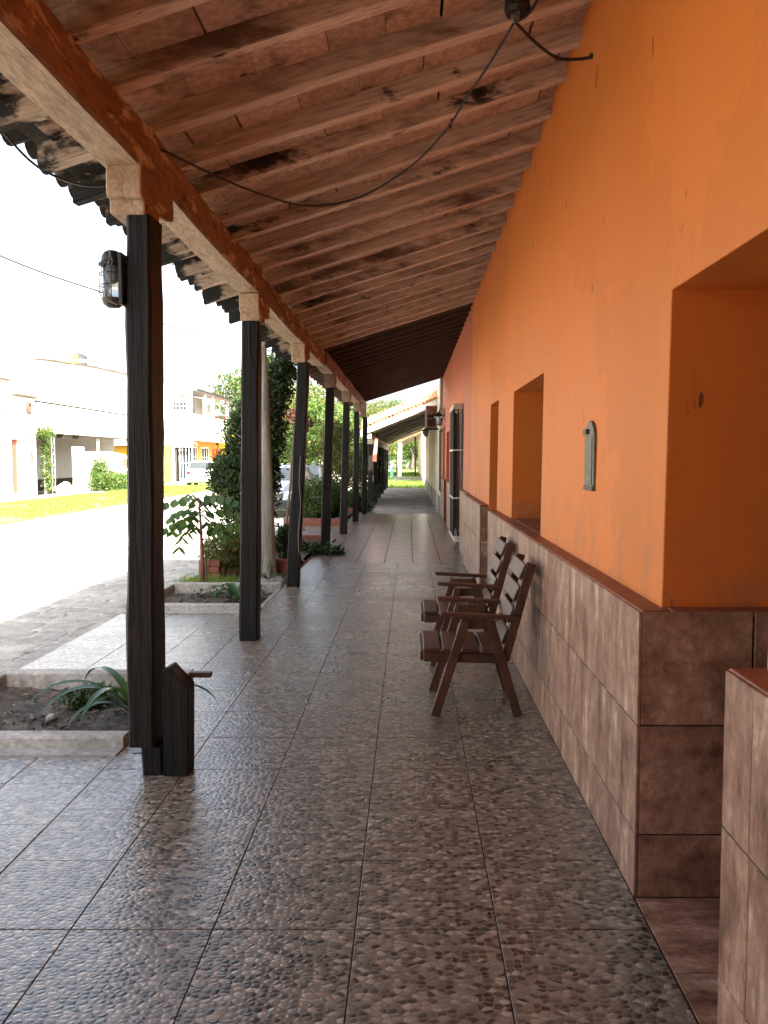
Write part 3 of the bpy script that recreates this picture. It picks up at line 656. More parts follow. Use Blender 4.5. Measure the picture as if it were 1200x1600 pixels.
def barrel(x0, x1, y, r0, r1, z0f, th=.012, n=7, flip=1, m='roof_clay'):
    """one curved clay tile lying down the slope"""
    b = MB(); vs = []
    for x, r in ((x0, r0), (x1, r1)):
        for rr in (r, r - th):
            for k in range(n):
                a = math.pi * k / (n - 1); vs.append((x, y + rr * math.cos(a), z0f(x) + flip * rr * math.sin(a) * .8))
    N_ = n
    fs = []
    for k in range(N_ - 1):
        fs += [(k, k + 1, 2 * N_ + k + 1, 2 * N_ + k), (N_ + k, 3 * N_ + k, 3 * N_ + k + 1, N_ + k + 1), (k, N_ + k, N_ + k + 1, k + 1), (2 * N_ + k, 2 * N_ + k + 1, 3 * N_ + k + 1, 3 * N_ + k)]
    fs += [(0, 2 * N_, 3 * N_, N_), (N_ - 1, 2 * N_ - 1, 4 * N_ - 1, 3 * N_ - 1)]
    b.add(vs, fs); return b
y = .6
while y < 11.6:
    for (fl_, r, zoff, xx) in ((-1, .085, .265, -1.86), (1, .08, .24, -1.84)):
        yy = y + (0 if fl_ < 0 else .10); x0 = xx + jit(.045)
        if abs(yy - 10.45) < .2: continue   # the tall pole stands here
        b = barrel(x0, -1.35, yy + jit(.006), r * .95, r, lambda x: zr(x) + zoff, flip=fl_); b.build('roof_tile', 'eave_dark', pr)
    y += .20
b = MB(); y = -8   # the rest of the covering: rows of curved tiles running up the slope
k = 0
while y < 11.6:
    for x0, x1 in ((-1.36, -.9), (-.92, -.45), (-.47, 0), (-.02, .45), (.43, .9), (.88, 1.3)):
        t = barrel(x0, x1, y + (.1 if k % 2 else 0), .088, .08, (lambda x: zr(x) + .235) if k % 2 else (lambda x: zr(x) + .26), flip=1 if k % 2 else -1, n=5); b.add(t.v, t.f)
    k += 1; y += .1 if k % 2 else .1
stuff(b.build('roof_covering', 'roof_clay', pr))

# ---- porch roof over the salmon house: dark boards, thin rafters
dr_ = empty('porch_roof', (-.4, 17, 2.9), 'dark boarded porch roof over the plain red tiled walk further on', 'roof')
for a, c in ((11.645, 12.84), (12.842, 16.09), (16.092, 19.34), (19.342, 22.1)): beam_piece(dr_, a, c, jit(.006), jit(.006), .03, n=8, mats=('capital_shaded', 'beam_orange'))
b = MB(); y = 11.645
boards = []
x = -1.62
while x < .89:
    x2 = min(x + .155, .90)
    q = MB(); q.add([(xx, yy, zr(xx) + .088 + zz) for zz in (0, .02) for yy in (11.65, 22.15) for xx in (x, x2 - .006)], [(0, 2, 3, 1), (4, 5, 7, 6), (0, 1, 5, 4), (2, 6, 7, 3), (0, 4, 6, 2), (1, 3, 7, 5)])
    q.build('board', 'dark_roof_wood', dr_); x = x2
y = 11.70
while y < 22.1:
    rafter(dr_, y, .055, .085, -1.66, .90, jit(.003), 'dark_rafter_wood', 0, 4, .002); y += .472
b = MB(); b.prism([(-1.72, zr(-1.72) + .115), (1.30, zr(1.3) + .115), (1.30, zr(1.3) + .19), (-1.72, zr(-1.72) + .19)], 11.645, 22.2, 'y'); b.build('roof_bed', 'eave_dark', dr_)
b = MB(); y = 11.7; k = 0
while y < 22.15:
    for x0, x1 in ((-1.8, -1.3), (-1.32, -.8), (-.82, -.3), (-.32, .2), (.18, .7), (.68, 1.3)):
        t = barrel(x0 + jit(.02), x1, y, .088, .08, (lambda x: zr(x) + .22) if k % 2 else (lambda x: zr(x) + .25), flip=1 if k % 2 else -1, n=5); b.add(t.v, t.f)
    k += 1; y += .1
stuff(b.build('roof_covering', 'roof_clay', dr_))

# ================================================================ POSTS
def hewn(mb, A, B, w, d, n=14, j=.006, m=0, cham=.012, wt=None, dt=None, seed=0):
    L = []
    for i in range(n + 1):
        t = i / n; p = Vector(A).lerp(Vector(B), t); ww = w + ((wt or w) - w) * t; dd = d + ((dt or d) - d) * t
        x, y = ww / 2, dd / 2; c = cham
        for (a, b) in ((-x + c, -y), (x - c, -y), (x, -y + c), (x, y - c), (x - c, y), (-x + c, y), (-x, y - c), (-x, -y + c)):
            nx = mnoise.noise((a * 14 + seed, b * 14, p.z * 2.2)) * j + mnoise.noise((a * 30 + seed, b * 30, p.z * 9)) * j * .5
            ny = mnoise.noise((a * 14 + seed + 9, b * 14, p.z * 2.2)) * j
            L.append((p.x + a + nx, p.y + b + ny, p.z))
    k = 8; fs = [(i * k + q, i * k + (q + 1) % k, (i + 1) * k + (q + 1) % k, (i + 1) * k + q) for i in range(n) for q in range(k)] + [tuple(range(k)), tuple(range(n * k, n * k + k))]
    mb.add(L, fs, m)
posts = [  # base x, top x, centre y, width, label
 (-1.245, -1.205, 3.86, .127, 'nearest black post with a caged lamp, its foot rotted and braced by a short stub'),
 (-1.300, -1.255, 6.70, .142, 'second black post from the camera, standing beside the second planter'),
 (-1.345, -1.20, 9.53, .136, 'third black post, leaning right, with a loose white wire dangling down it'),
 (-1.315, -1.22, 12.87, .132, 'fourth black post, its foot wrapped in low ivy'),
 (-1.287, -1.213, 16.12, .132, 'fifth black post, first one standing wholly on the plain red tiles'),
 (-1.265, -1.224, 19.37, .128, 'sixth black post, thinner looking, behind the fifth on the red tiles'),
 (-1.20, -1.16, 21.9, .132, 'last black post under the dark boarded roof, where the tiles end'),
]
zig = [(-.15, 2.755), (-.155, 2.64), (-.147, 2.615), (-.112, 2.61), (-.108, 2.552), (.11, 2.552), (.115, 2.60), (.24, 2.615), (.345, 2.64), (.36, 2.69), (.34, 2.755)]
for i, (xb, xt, y, w, lab) in enumerate(posts):
    p = empty('wooden_post', (xb, y, 0), lab, 'post', 'black wooden posts along the covered walk')
    b = MB()
    if i == 0:
        hewn(b, (-1.243, y, .135), (xt, y, 2.55), .128, .195, 20, .009, wt=.112)
        hewn(b, (-1.190, y + .004, .0), (-1.194, y + .004, .134), .104, .18, 4, .007, seed=4)
    else: hewn(b, (xb, y, 0), (xt, y, 2.55), w * 1.06, w * 1.12, 16, .007, wt=w * .95, seed=i * 3.1)
    b.build('shaft', 'post_black', p)
    b = MB(); cx = -1.25 + (.03 if i > 2 else 0)
    prof = zig if i < 3 else [(a * .8, z) for a, z in zig]
    b.prism([(y + a, z - .006) for a, z in prof], cx - .074, cx + .080, 'x')
    o = b.build('capital', ['beam_cream' if i < 3 else 'capital_shaded', 'beam_orange'], p, bevel=.006)
    for f in o.data.polygons:
        if f.normal.x > .8: f.material_index = 1
    if i == 0:
        s_ = MB(); s_.prism([(-1.137, .0), (-1.025, .0), (-1.018, .415), (-1.105, .512), (-1.137, .495)], y - .10, y + .02, 'y')
        s_.build('brace', 'post_black', p, bevel=.004)
        s_ = MB(); s_.box(-1.05, -.945, y + .03, y + .07, .43, .455); s_.build('plank_offcut', 'chair_wood', p, bevel=.002)
        s_ = MB(); s_.tube([(-1.20, y - .07, .105), (-1.285, y - .085, .104)], .0035, 6); s_.build('nail', 'iron', p)
    if i == 2:
        s_ = MB(); s_.tube([(-1.215 - .02, y - .085, 1.5), (-1.255, y - .09, 1.2), (-1.235, y - .095, .95), (-1.27, y - .09, .6), (-1.265, y - .1, .42), (-1.22, y - .11, .35), (-1.19, y - .10, .24)], .003, 5)
        s_.build('loose_wire', 'wire_grey', p, smooth=True)
    if i == 1:
        s_ = MB(); s_.tube([(-1.262, y - .10, 2.98), (-1.265, y - .10, 2.6), (-1.262, y - .095, 2.3), (-1.24, y - .09, 2.15)], .003, 5); s_.build('loose_wire', 'cable', p)

# ================================================================ SALMON HOUSE
sh = empty('salmon_house', (2.5, 17, 0), 'salmon red painted house with a barred window and pale tiled dado, beyond the orange one', 'house')
S1 = (13.42, 14.42, .24, 2.26); S2 = (18.0, 19.5, -.1, 2.06); S3 = (20.45, 21.35, .7, 2.14)
w = MB(); wallgrid(w, 'y', .85, 1.30, 11.645, 21.97, -.1, 3.72, [S1, S2, S3]); tilt(w); w.build('wall', 'salmon_paint', sh, bevel=.01, seg=2)
w = MB(); w.box(1.301, 6, 11.645, 11.9, 0, 3.6); w.box(5.7, 6, 11.91, 21.7, 0, 3.6); w.box(1.301, 6, 21.71, 21.97, 0, 3.6); w.build('rear_wall', 'salmon_paint', sh)
r_ = MB(); r_.prism([(1.301, 3.73), (4.2, 4.64), (7.0, 3.76), (7.0, 3.90), (4.2, 4.79), (1.301, 3.88)], 11.645, 22.0, 'y'); r_.build('roof', 'roof_clay', sh)
segs = [(11.66, 13.36), (14.48, 17.96), (19.54, 21.95)]
d = MB()
for a, c in segs: d.box(.812, .849, a, c, -.05, .955)
d.box(.812, .849, 13.361, 14.479, -.05, .20); d.build('dado_core', 'grout', sh)
l = MB()
for a, c in segs: l.box(.80, .868, a, c, .956, .975)
l.build('ledge', 'ledge_paint', sh, bevel=.004)
wall_tiles(sh, .802, segs, 'dado_tile_pale', .40, [(0, .31), (.315, .63), (.635, .953)])
panel_door(sh, 18.01, 19.49, 1.2, 2.04, 'red_door')
gr = MB(); X = .71
for yy in np.linspace(13.44, 14.44, 9): gr.tube([(X, yy, .20), (X, yy, 2.27)], .012, 6)
for k in range(1, 3):
    gr.tube([(X + .0, 13.40, .2), (X, 13.40, 2.27)], .012, 6); gr.tube([(X + .07 * k - .0, 13.395, .2), (X + .07 * k, 13.395, 2.27)], .012, 6)
for k in range(1, 3): gr.tube([(X + .07 * k, 14.47, .2), (X + .07 * k, 14.47, 2.27)], .012, 6)
gi = gr.build('window_grille', 'iron', sh)
gb = MB()
for zz in (.20, .83, 1.60, 2.27):
    for q in (gb,): q.box(X - .018, X + .002, 13.37, 14.50, zz - .012, zz + .012); q.box(X + .003, .85, 13.37, 13.395, zz - .012, zz + .012); q.box(X + .003, .85, 14.475, 14.50, zz - .012, zz + .012)
gb.build('grille_band', 'white_trim', gi)
b = MB(); b.box(.70, .85, 13.34, 14.53, 2.29, 2.34); b.build('window_hood', 'lime', sh, bevel=.01)
b = MB(); b.box(.72, .811, 13.36, 14.48, .12, .185); b.build('window_sill', 'lime', sh, bevel=.006)
b = MB(); b.box(.87, .90, 13.43, 13.9, .25, 2.25); b.box(.87, .90, 13.91, 14.41, .25, 2.25)
for ya, yb in ((13.50, 13.85), (13.97, 14.35)):
    b.box(.862, .8695, ya, yb, .4, 1.1); b.box(.862, .8695, ya, yb, 1.25, 2.1)
b.build('shutter', 'door_wood', sh, bevel=.004)
b = MB(); b.box(.725, .849, 14.36, 14.40, .26, 2.24); b.build('shutter', 'door_wood', sh)
b = MB(); b.box(1.0, 1.04, 20.46, 21.34, .71, 2.13); b.build('shutter', 'door_wood', sh)
b = MB()
for yy in np.linspace(20.5, 21.3, 7): b.tube([(.76, yy, .66), (.76, yy, 2.16)], .011, 6)
b.box(.75, .85, 20.44, 20.46, 2.15, 2.17); b.box(.75, .85, 21.34, 21.36, 2.15, 2.17); b.box(.75, .85, 20.44, 20.46, .65, .67); b.box(.75, .85, 21.34, 21.36, .65, .67)
b.build('window_grille', 'iron', sh)
b = MB(); b.box(.74, .85, 20.4, 21.4, 2.18, 2.26); b.build('window_hood', 'lime', sh, bevel=.01)

# air conditioner on a bracket
ac = empty('air_conditioner', (.60, 22.25, 2.24), 'boxy air conditioner unit bracketed high on the wall at the end of the salmon house', 'air conditioner')
b = MB(); b.box(.43, .72, 22.02, 22.75, 2.27, 2.85); cs = b.build('casing', 'ac_case', ac, bevel=.015, seg=2)
b = MB(); b.lathe([(.0, .0), (.20, .0), (.22, -.012), (.235, -.012), (.235, .004), (.0, .004)], (.427, 22.40, 2.56), 20, axis='x'); fan = b.build('fan_grille', 'iron', ac)
b = MB()
for k in range(5): 
    a = k * 1.257; b.bar((.42, 22.40, 2.56), (.42, 22.40 + .18 * math.cos(a), 2.56 + .18 * math.sin(a)), .07, .004, (1, 0, 0))
b.build('fan', 'wire_grey', ac)
b = MB(); b.box(.47, .68, 22.012, 22.0195, 2.31, 2.50); b.box(.47, .68, 22.012, 22.0195, 2.53, 2.62)
b.lathe([(.0, 0), (.05, 0), (.05, .012), (0, .012)], (.60, 22.005, 2.46), 12, axis='y'); b.build('side_cover', 'iron', ac, bevel=.003)
b = MB(); b.tube([(.55, 22.01, 2.74), (.66, 22.0, 2.74), (.68, 22.0, 2.68), (.60, 22.0, 2.62), (.60, 22.0, 2.50)], .012, 6); b.build('pipe', 'iron', ac, smooth=True)
b = MB(); b.box(.40, .86, 22.1, 22.14, 2.235, 2.268); b.box(.40, .86, 22.62, 22.66, 2.235, 2.268); b.build('bracket', 'iron', ac)

def lantern(x, y, z, s, label, wall_x):
    t = empty('wall_lantern', (x, y, z), label, 'lantern')
    b = MB(); P = lambda r, h: (r * s, h * s)
    b.lathe([P(.02, .0), P(.085, .02), P(.09, .035), P(.09, .04)], (x, y, z), 4); b.lathe([P(.14, .25), P(.15, .26), P(.05, .34), P(.02, .37), P(.0, .40)], (x, y, z), 4)
    for k in range(4):
        a = k * math.pi / 2; c, q = math.cos(a), math.sin(a)
        b.bar((x + .085 * s * c, y + .085 * s * q, z + .035 * s), (x + .135 * s * c, y + .135 * s * q, z + .255 * s), .014 * s, .014 * s, (c, q, 0))
    b.build('cage', 'iron', t)
    b = MB(); b.lathe([P(.075, .045), P(.125, .245)], (x, y, z), 4); b.build('glass', 'lamp_glass', t)
    b = MB(); b.tube([(x, y, z + .39 * s), (x + .03, y, z + .46 * s), (wall_x - .03, y, z + .44 * s), (wall_x - .015, y, z + .25 * s)], .009, 6); b.box(wall_x - .015, wall_x, y - .03, y + .03, z + .1 * s, z + .52 * s); b.build('bracket', 'iron', t)
lantern(.70, 20.1, 2.26, .85, 'black iron carriage lantern on the salmon wall beside the air conditioner', .852)
lantern(.60, 31.5, 2.27, .9, 'small black lantern on the cream wall far down the walk', .80)

# ================================================================ CREAM HOUSE further on (porch with orange tile roof)
def zr3(x): return 3.02 - .40 * (.80 - x)
ch = empty('cream_house', (2.5, 33, 0), 'cream house with many tall doors and an orange tile porch roof, past the tiled floor', 'house')
holes = [(24.0, 25.1, -.1, 2.35), (26.6, 27.5, .3, 2.3), (29.2, 30.2, -.1, 2.35), (32.8, 33.8, .4, 2.3), (36, 37, -.1, 2.35), (39.5, 40.5, .4, 2.3)]
w = MB(); wallgrid(w, 'y', .80, 1.2, 22.03, 42.5, -.1, 3.6, holes); w.build('wall', 'cream_plaster', ch, bevel=.01)
w = MB(); w.box(1.201, 6, 22.03, 22.3, 0, 3.6); w.box(5.7, 6, 22.31, 42.2, 0, 3.6); w.box(1.201, 6, 42.21, 42.5, 0, 3.6); w.build('rear_wall', 'cream_plaster', ch)
for i, (a, c, z0, z1) in enumerate(holes):
    b = MB(); b.box(.93, .97, a + .01, (a + c) / 2 - .005, max(z0, 0), z1 - .01); b.box(.93, .97, (a + c) / 2 + .005, c - .01, max(z0, 0), z1 - .01)
    b.build('door' if z0 < 0 else 'shutter', ['door_wood', 'iron', 'door_wood'][i % 3], ch, bevel=.004)
b = MB()
for a, c in ((22.05, 23.9), (25.2, 29.1), (30.3, 35.9), (37.1, 42.4)): b.box(.775, .799, a, c, -.05, .45)
b.build('skirting', 'old_concrete', ch)
pr3 = empty('porch_roof', (-.2, 33, 2.8), 'far porch roof with white fascia, orange curved tiles on top and a pale ceiling', 'roof')
b = MB(); b.prism([(-1.30, zr3(-1.3)), (.799, zr3(.799)), (.799, zr3(.799) + .03), (-1.30, zr3(-1.3) + .03)], 24.0, 43.0, 'y'); b.build('ceiling', 'porch3_ceiling', pr3)
b = MB(); b.prism([(-1.36, zr3(-1.36) - .03), (.799, zr3(.799) - .03), (.799, zr3(.799) + .16), (-1.36, zr3(-1.36) + .16)], 23.93, 23.995, 'y'); b.build('fascia', 'white_plaster', pr3)
b = MB(); b.box(-1.40, -1.305, 23.93, 43, zr3(-1.36) - .06, zr3(-1.36) + .12); b.build('gutter_board', 'white_plaster', pr3)
# hipped end: curved tiles running up away from the camera
b = MB(); b.prism([(-1.38, zr3(-1.38) + .165), (1.0, zr3(1.0) + .165), (1.0, zr3(1.0) + .19), (-1.38, zr3(-1.38) + .19)], 23.9, 43, 'y'); b.build('roof_bed', 'roof_clay', pr3)
x = -1.34; k = 0
while x < .9:
    zb = zr3(x) + .18 
    q = MB(); n = 6; vs = []
    for yy, zz, r in ((23.86 + jit(.02), zb, .058), (24.45, zb + .24, .05)):
        for rr in (r, r - .012):
            for j in range(n):
                a = math.pi * j / (n - 1); vs.append((x + rr * math.cos(a), yy, zz + rr * math.sin(a) * .9))
    fs = []
    for j in range(n - 1): fs += [(j, j + 1, 2 * n + j + 1, 2 * n + j), (n + j, 3 * n + j, 3 * n + j + 1, n + j + 1), (j, n + j, n + j + 1, j + 1)]
    q.add(vs, fs); q.build('roof_tile', 'roof_clay_bright', pr3); x += .108; k += 1
b = MB(); b.prism([(-1.38, zr3(-1.38) + .20), (1.0, zr3(1.0) + .20), (1.0, zr3(1.0) + .42), (-1.38, zr3(-1.38) + .42)], 24.47, 24.6, 'y'); b.build('hip_backing', 'roof_clay_bright', pr3)
b = MB()
for yy in (24.15, 27.5, 31, 34.5, 38, 42.8): b.bar((-1.28, yy, zr3(-1.28) - .05), (.79, yy, zr3(.79) - .05), .07, .09, (0, 1, 0))
b.build('rafter', 'porch3_ceiling', pr3)
b = MB(); b.box(-1.22, -1.10, 24.0, 43, zr3(-1.16) - .20, zr3(-1.16) - .06); b.build('beam', 'beam_cream', pr3)
far_labels = ['dark post at the near corner of the cream house porch, behind the hanging board', 'second dark post of the cream house porch', 'third dark post of the cream house porch, ivy at its foot',
              'fourth dark post of the cream house porch', 'fifth dark post of the cream house porch', 'last dark post of the cream house porch, next to the sunlit grass']
for i, yy in enumerate((24.9, 28.6, 32.2, 35.8, 39.3, 42.6)):
    p = empty('wooden_post', (-1.16, yy, -.05), far_labels[i], 'post', 'dark posts of the cream house porch')
    b = MB(); hewn(b, (-1.19, yy, -.08), (-1.15, yy, zr3(-1.16) - .20 - (.15)), .15, .15, 8, .008, seed=i + 20); b.build('shaft', 'post_black', p)
    b = MB(); b.box(-1.25, -1.07, yy - .11, yy + .11, zr3(-1.16) - .345, zr3(-1.16) - .205); b.build('capital', 'lime', p, bevel=.01)
# hanging board
hb = empty('hanging_board', (-.97, 24.3, 1.4), 'narrow salmon signboard hanging from a curled iron hook at the porch corner', 'sign')
b = MB(); b.prism([(-1.09, 1.38), (-.965, 1.36), (-.93, 2.02), (-1.0, 2.10)], 24.28, 24.32, 'y'); b.build('board', 'sign_face', hb, bevel=.006)
b = MB(); b.tube([(-.965, 24.3, 2.08), (-.95, 24.3, 2.22), (-.97, 24.3, 2.33), (-1.03, 24.3, 2.36), (-1.06, 24.3, 2.30), (-1.02, 24.3, 2.27)], .012, 6); b.tube([(-1.0, 24.3, 2.09), (-1.06, 24.3, 2.18), (-1.0, 24.3, 2.25)], .01, 6); b.build('hook', 'iron', hb, smooth=True)

# ================================================================ WHITE HOUSE AT THE END
eh = empty('white_house', (2.4, 56, 0), 'small white house with a pale blue foot beyond the sunlit grass', 'house')
b = MB(); wallgrid(b, 'y', .86, 1.3, 53.1, 62, -.1, 3.9, [(55, 56, -.1, 2.2)]); b.build('wall', 'white_plaster', eh)
b = MB(); b.box(1.301, 6, 53.1, 53.4, 0, 3.6); b.box(5.7, 6, 53.41, 61.7, 0, 3.6); b.box(1.301, 6, 61.71, 62, 0, 3.6); b.build('rear_wall', 'white_plaster', eh)
b = MB(); b.box(  .845, .859, 53.1, 54.9, -.05, 1.1); b.build('skirting', 'teal_paint', eh)
eh2 = empty('brown_house', (2.4, 75, 0), 'far brown tiled porch on a white pillar at the end of the path', 'house')
b = MB(); wallgrid(b, 'y', .92, 1.3, 62.1, 90, -.1, 3.6, []); b.build('wall', 'cream_plaster', eh2)
b = MB(); b.prism([(-.95, 2.70), (.919, 3.45), (.919, 3.58), (-.95, 2.83)], 66, 90, 'y'); b.build('roof', 'cream_plaster', eh2)
b = MB(); y = 65.8
for k in range(13):
    x = -1.0 + k * .16; t = MB(); t.lathe([(.085, 0), (.075, 2.0)], (x, 65.8, 2.88 + (x + .95) * .4), 8, axis='y'); b.add(t.v, t.f)
b.build('roof_tile', 'roof_clay', eh2)
b = MB(); hewn(b, (-.80, 66.4, -.05), (-.76, 66.4, 2.7), .30, .30, 5, .03); b.build('pillar', 'white_plaster', eh2)
b = MB(); b.tube([(.46, 67.5, 0), (.46, 67.5, 3.2)], .07, 8); b.build('pole', 'iron', eh2)
b = MB(); hewn(b, (-1.32, 62, -.1), (-1.32, 62, 1.3), .22, .22, 4, .01); tag(b.build('teal_pillar', 'teal_paint'), 'short teal pillar standing on the grass at the far end', 'pillar')

# ================================================================ PLAQUE, LAMPS, CABLES
pq = empty('wall_plaque', (.845, 3.91, 1.32), 'arched weathered bronze plaque fixed to the orange wall', 'plaque')
def arch(y0, y1, z0, z1, h, n=10):
    c = (y0 + y1) / 2; r = (y1 - y0) / 2
    return [(y0, z0), (y1, z0)] + [(c + r * math.cos(math.pi * k / n), z1 - h + h * math.sin(math.pi * k / n)) for k in range(n + 1)]
PT = TILT * .5
b = MB(); b.prism(arch(3.80, 3.995, 1.32, 1.645, .085), .838, .852, 'x'); b.build('back_plate', 'plaque_frame', pq, bevel=.003)
b = MB(); b.prism([(3.826, 1.345), (3.975, 1.345), (3.975, 1.575), (3.826, 1.575)], .834, .8375, 'x'); b.build('inset', 'plaque_bronze', pq, bevel=.002)
b = MB(); b.box(.833, .8378, 3.80, 3.995, 1.32, 1.341); b.build('foot_strip', 'plaque_block', pq, bevel=.002)
b = MB(); b.box(.822, .8375, 3.90, 3.97, 1.582, 1.606); b.build('latch', 'plaque_block', pq, bevel=.002)

lp = empty('bulkhead_lamp', (-1.335, 3.80, 2.15), 'caged glass lamp with loose wires on the side of the nearest post', 'lamp')
cx, cy = -1.330, 3.79
b = MB(); b.box(-1.292, -1.272, 3.74, 3.86, 2.15, 2.38); b.build('back_plate', 'iron', lp, bevel=.004)
b = MB(); b.lathe([(.052, 2.325), (.062, 2.33), (.062, 2.338), (.050, 2.345), (.047, 2.37), (.036, 2.388), (.018, 2.396), (.0, 2.398)], (cx, cy, 0), 18); b.build('cap', 'iron', lp, smooth=False)
b = MB(); b.lathe([(.0, 2.165), (.040, 2.17), (.043, 2.20), (.043, 2.325)], (cx, cy, 0), 18); b.build('glass', 'lamp_glass', lp, smooth=True)
b = MB(); b.lathe([(.0, 2.245), (.012, 2.25), (.022, 2.27), (.015, 2.31), (.013, 2.32)], (cx, cy, 0), 10); b.build('bulb', 'white_trim', lp, smooth=True)
b = MB(); b.lathe([(.0, 2.142), (.026, 2.145), (.045, 2.16), (.052, 2.185), (.047, 2.185), (.0, 2.165)], (cx, cy, 0), 18); b.build('base_bowl', 'plaque_block', lp)
b = MB()
for k in range(8):
    a = k * math.pi / 4 + .2; b.tube([(cx + .058 * math.cos(a), cy + .058 * math.sin(a), 2.333), (cx + .058 * math.cos(a), cy + .058 * math.sin(a), 2.22), (cx + .048 * math.cos(a), cy + .048 * math.sin(a), 2.175)], .0022, 5)
for zz, rr in ((2.292, .058), (2.24, .058)): b.tube([(cx + rr * math.cos(2 * math.pi * k / 20), cy + rr * math.sin(2 * math.pi * k / 20), zz) for k in range(21)], .0022, 5)
b.build('cage', 'iron', lp)
def curve(pts, n=8):
    out = []; P = [Vector(p) for p in pts]; P = [P[0] * 2 - P[1]] + P + [P[-1] * 2 - P[-2]]
    for i in range(1, len(P) - 2):
        for k in range(n):
            t = k / n; a, b_, c, d_ = P[i - 1], P[i], P[i + 1], P[i + 2]
            out.append(.5 * ((2 * b_) + (-a + c) * t + (2 * a - 5 * b_ + 4 * c - d_) * t * t + (-a + 3 * b_ - 3 * c + d_) * t ** 3))
    out.append(P[-2]); return out
b = MB()
b.tube(curve([(-1.275, 3.73, 2.40), (-1.30, 3.72, 2.405), (-1.32, 3.72, 2.375), (-1.305, 3.715, 2.33), (-1.33, 3.715, 2.30)]), .0016, 5)
b.tube(curve([(-1.375, 3.73, 2.345), (-1.35, 3.72, 2.38), (-1.315, 3.72, 2.375), (-1.32, 3.71, 2.33), (-1.335, 3.715, 2.29), (-1.325, 3.715, 2.26)]), .0016, 5)
b.tube(curve([(-1.375, 3.72, 2.29), (-1.392, 3.72, 2.26), (-1.385, 3.72, 2.22), (-1.36, 3.72, 2.19), (-1.33, 3.725, 2.165), (-1.29, 3.73, 2.145)]), .0018, 5)
b.build('loose_wire', 'wire_grey', lp, smooth=True)

# ceiling lamp holder and cables
cl = empty('ceiling_lamp_holder', (.46, 3.78, 3.40), 'bare lamp holder hung under the rafters near the orange wall', 'lamp holder')
b = MB(); b.lathe([(.0, 3.47), (.055, 3.465), (.058, 3.42), (.050, 3.40), (.042, 3.402), (.04, 3.41), (.0, 3.41)], (.47, 3.76, 0), 18); b.build('housing', 'iron', cl, smooth=False)
b = MB(); b.lathe([(.0, 3.365), (.012, 3.37), (.022, 3.385), (.024, 3.41)], (.46, 3.76, 0), 12); b.build('glass_stub', 'lamp_glass', cl, smooth=True)
b = MB(); b.tube(curve([(.46, 3.80, 3.385), (.52, 3.74, 3.40), (.56, 3.66, 3.45), (.57, 3.60, 3.50)]), .007, 6); b.build('tail_wire', 'cable', cl, smooth=True)
b = MB(); pts = [(.46, 3.80, 3.385), (.385, 4.1, 3.355), (.30, 4.42, 3.335), (.20, 4.80, 3.305), (0.0, 5.18, 3.235), (-.32, 5.42, 3.13), (-.63, 5.28, 3.035), (-.87, 4.83, 2.975), (-1.02, 4.38, 2.93), (-1.13, 4.03, 2.905), (-1.165, 3.95, 2.90)]
b.tube(curve(pts), .006, 7); tag(b.build('electric_cable', 'cable', smooth=True), 'black cable sagging under the ceiling from the near beam to the lamp holder', 'cable')
b = MB(); b.tube(curve([(.47, 3.80, 3.385), (.56, 3.92, 3.372), (.69, 4.06, 3.36), (.80, 4.10, 3.37), (.882, 4.12, 3.39)]), .0075, 7); tag(b.build('electric_cable', 'cable', smooth=True), 'short black cable from the lamp holder into a hole in the orange wall', 'cable')
b = MB(); b.tube(curve([(.875, 4.11, 3.385), (.868, 4.10, 3.39)]), .014, 8); b.build('socket_hole', 'interior_dark', oh)
b = MB(); b.tube(curve([(-1.74, 3.2, 2.93), (-1.73, 3.6, 2.86), (-1.70, 3.9, 2.80), (-1.60, 4.15, 2.80), (-1.45, 4.22, 2.83), (-1.33, 4.25, 2.90)]), .006, 6); tag(b.build('electric_cable', 'cable', smooth=True), 'black cable looping under the rafter ends outside the near beam', 'cable')
b = MB(); b.tube(curve([(-1.155, 6.3, 2.88), (-1.15, 6.9, 2.87), (-1.15, 7.6, 2.80), (-1.15, 7.9, 2.74), (-1.15, 8.3, 2.82), (-1.15, 9.2, 2.86), (-1.15, 9.5, 2.84)]), .004, 5); tag(b.build('electric_cable', 'cable', smooth=True), 'thin cable stapled along the inner face of the beam past the second post', 'cable')
b = MB(); b.tube(curve([(-16, 8, 9.0), (-12.5, 14, 7.5), (-9.67, 20, 6.24), (-6.84, 20.0, 4.75)][:3] + [(-8.3, 24, 6.0), (-8.4, 30, 6.1), (-9.2, 45, 7.2)]), .022, 5); tag(b.build('street_wire', 'cable', smooth=True), 'thin dark wire strung above the street against the sky', 'wire')

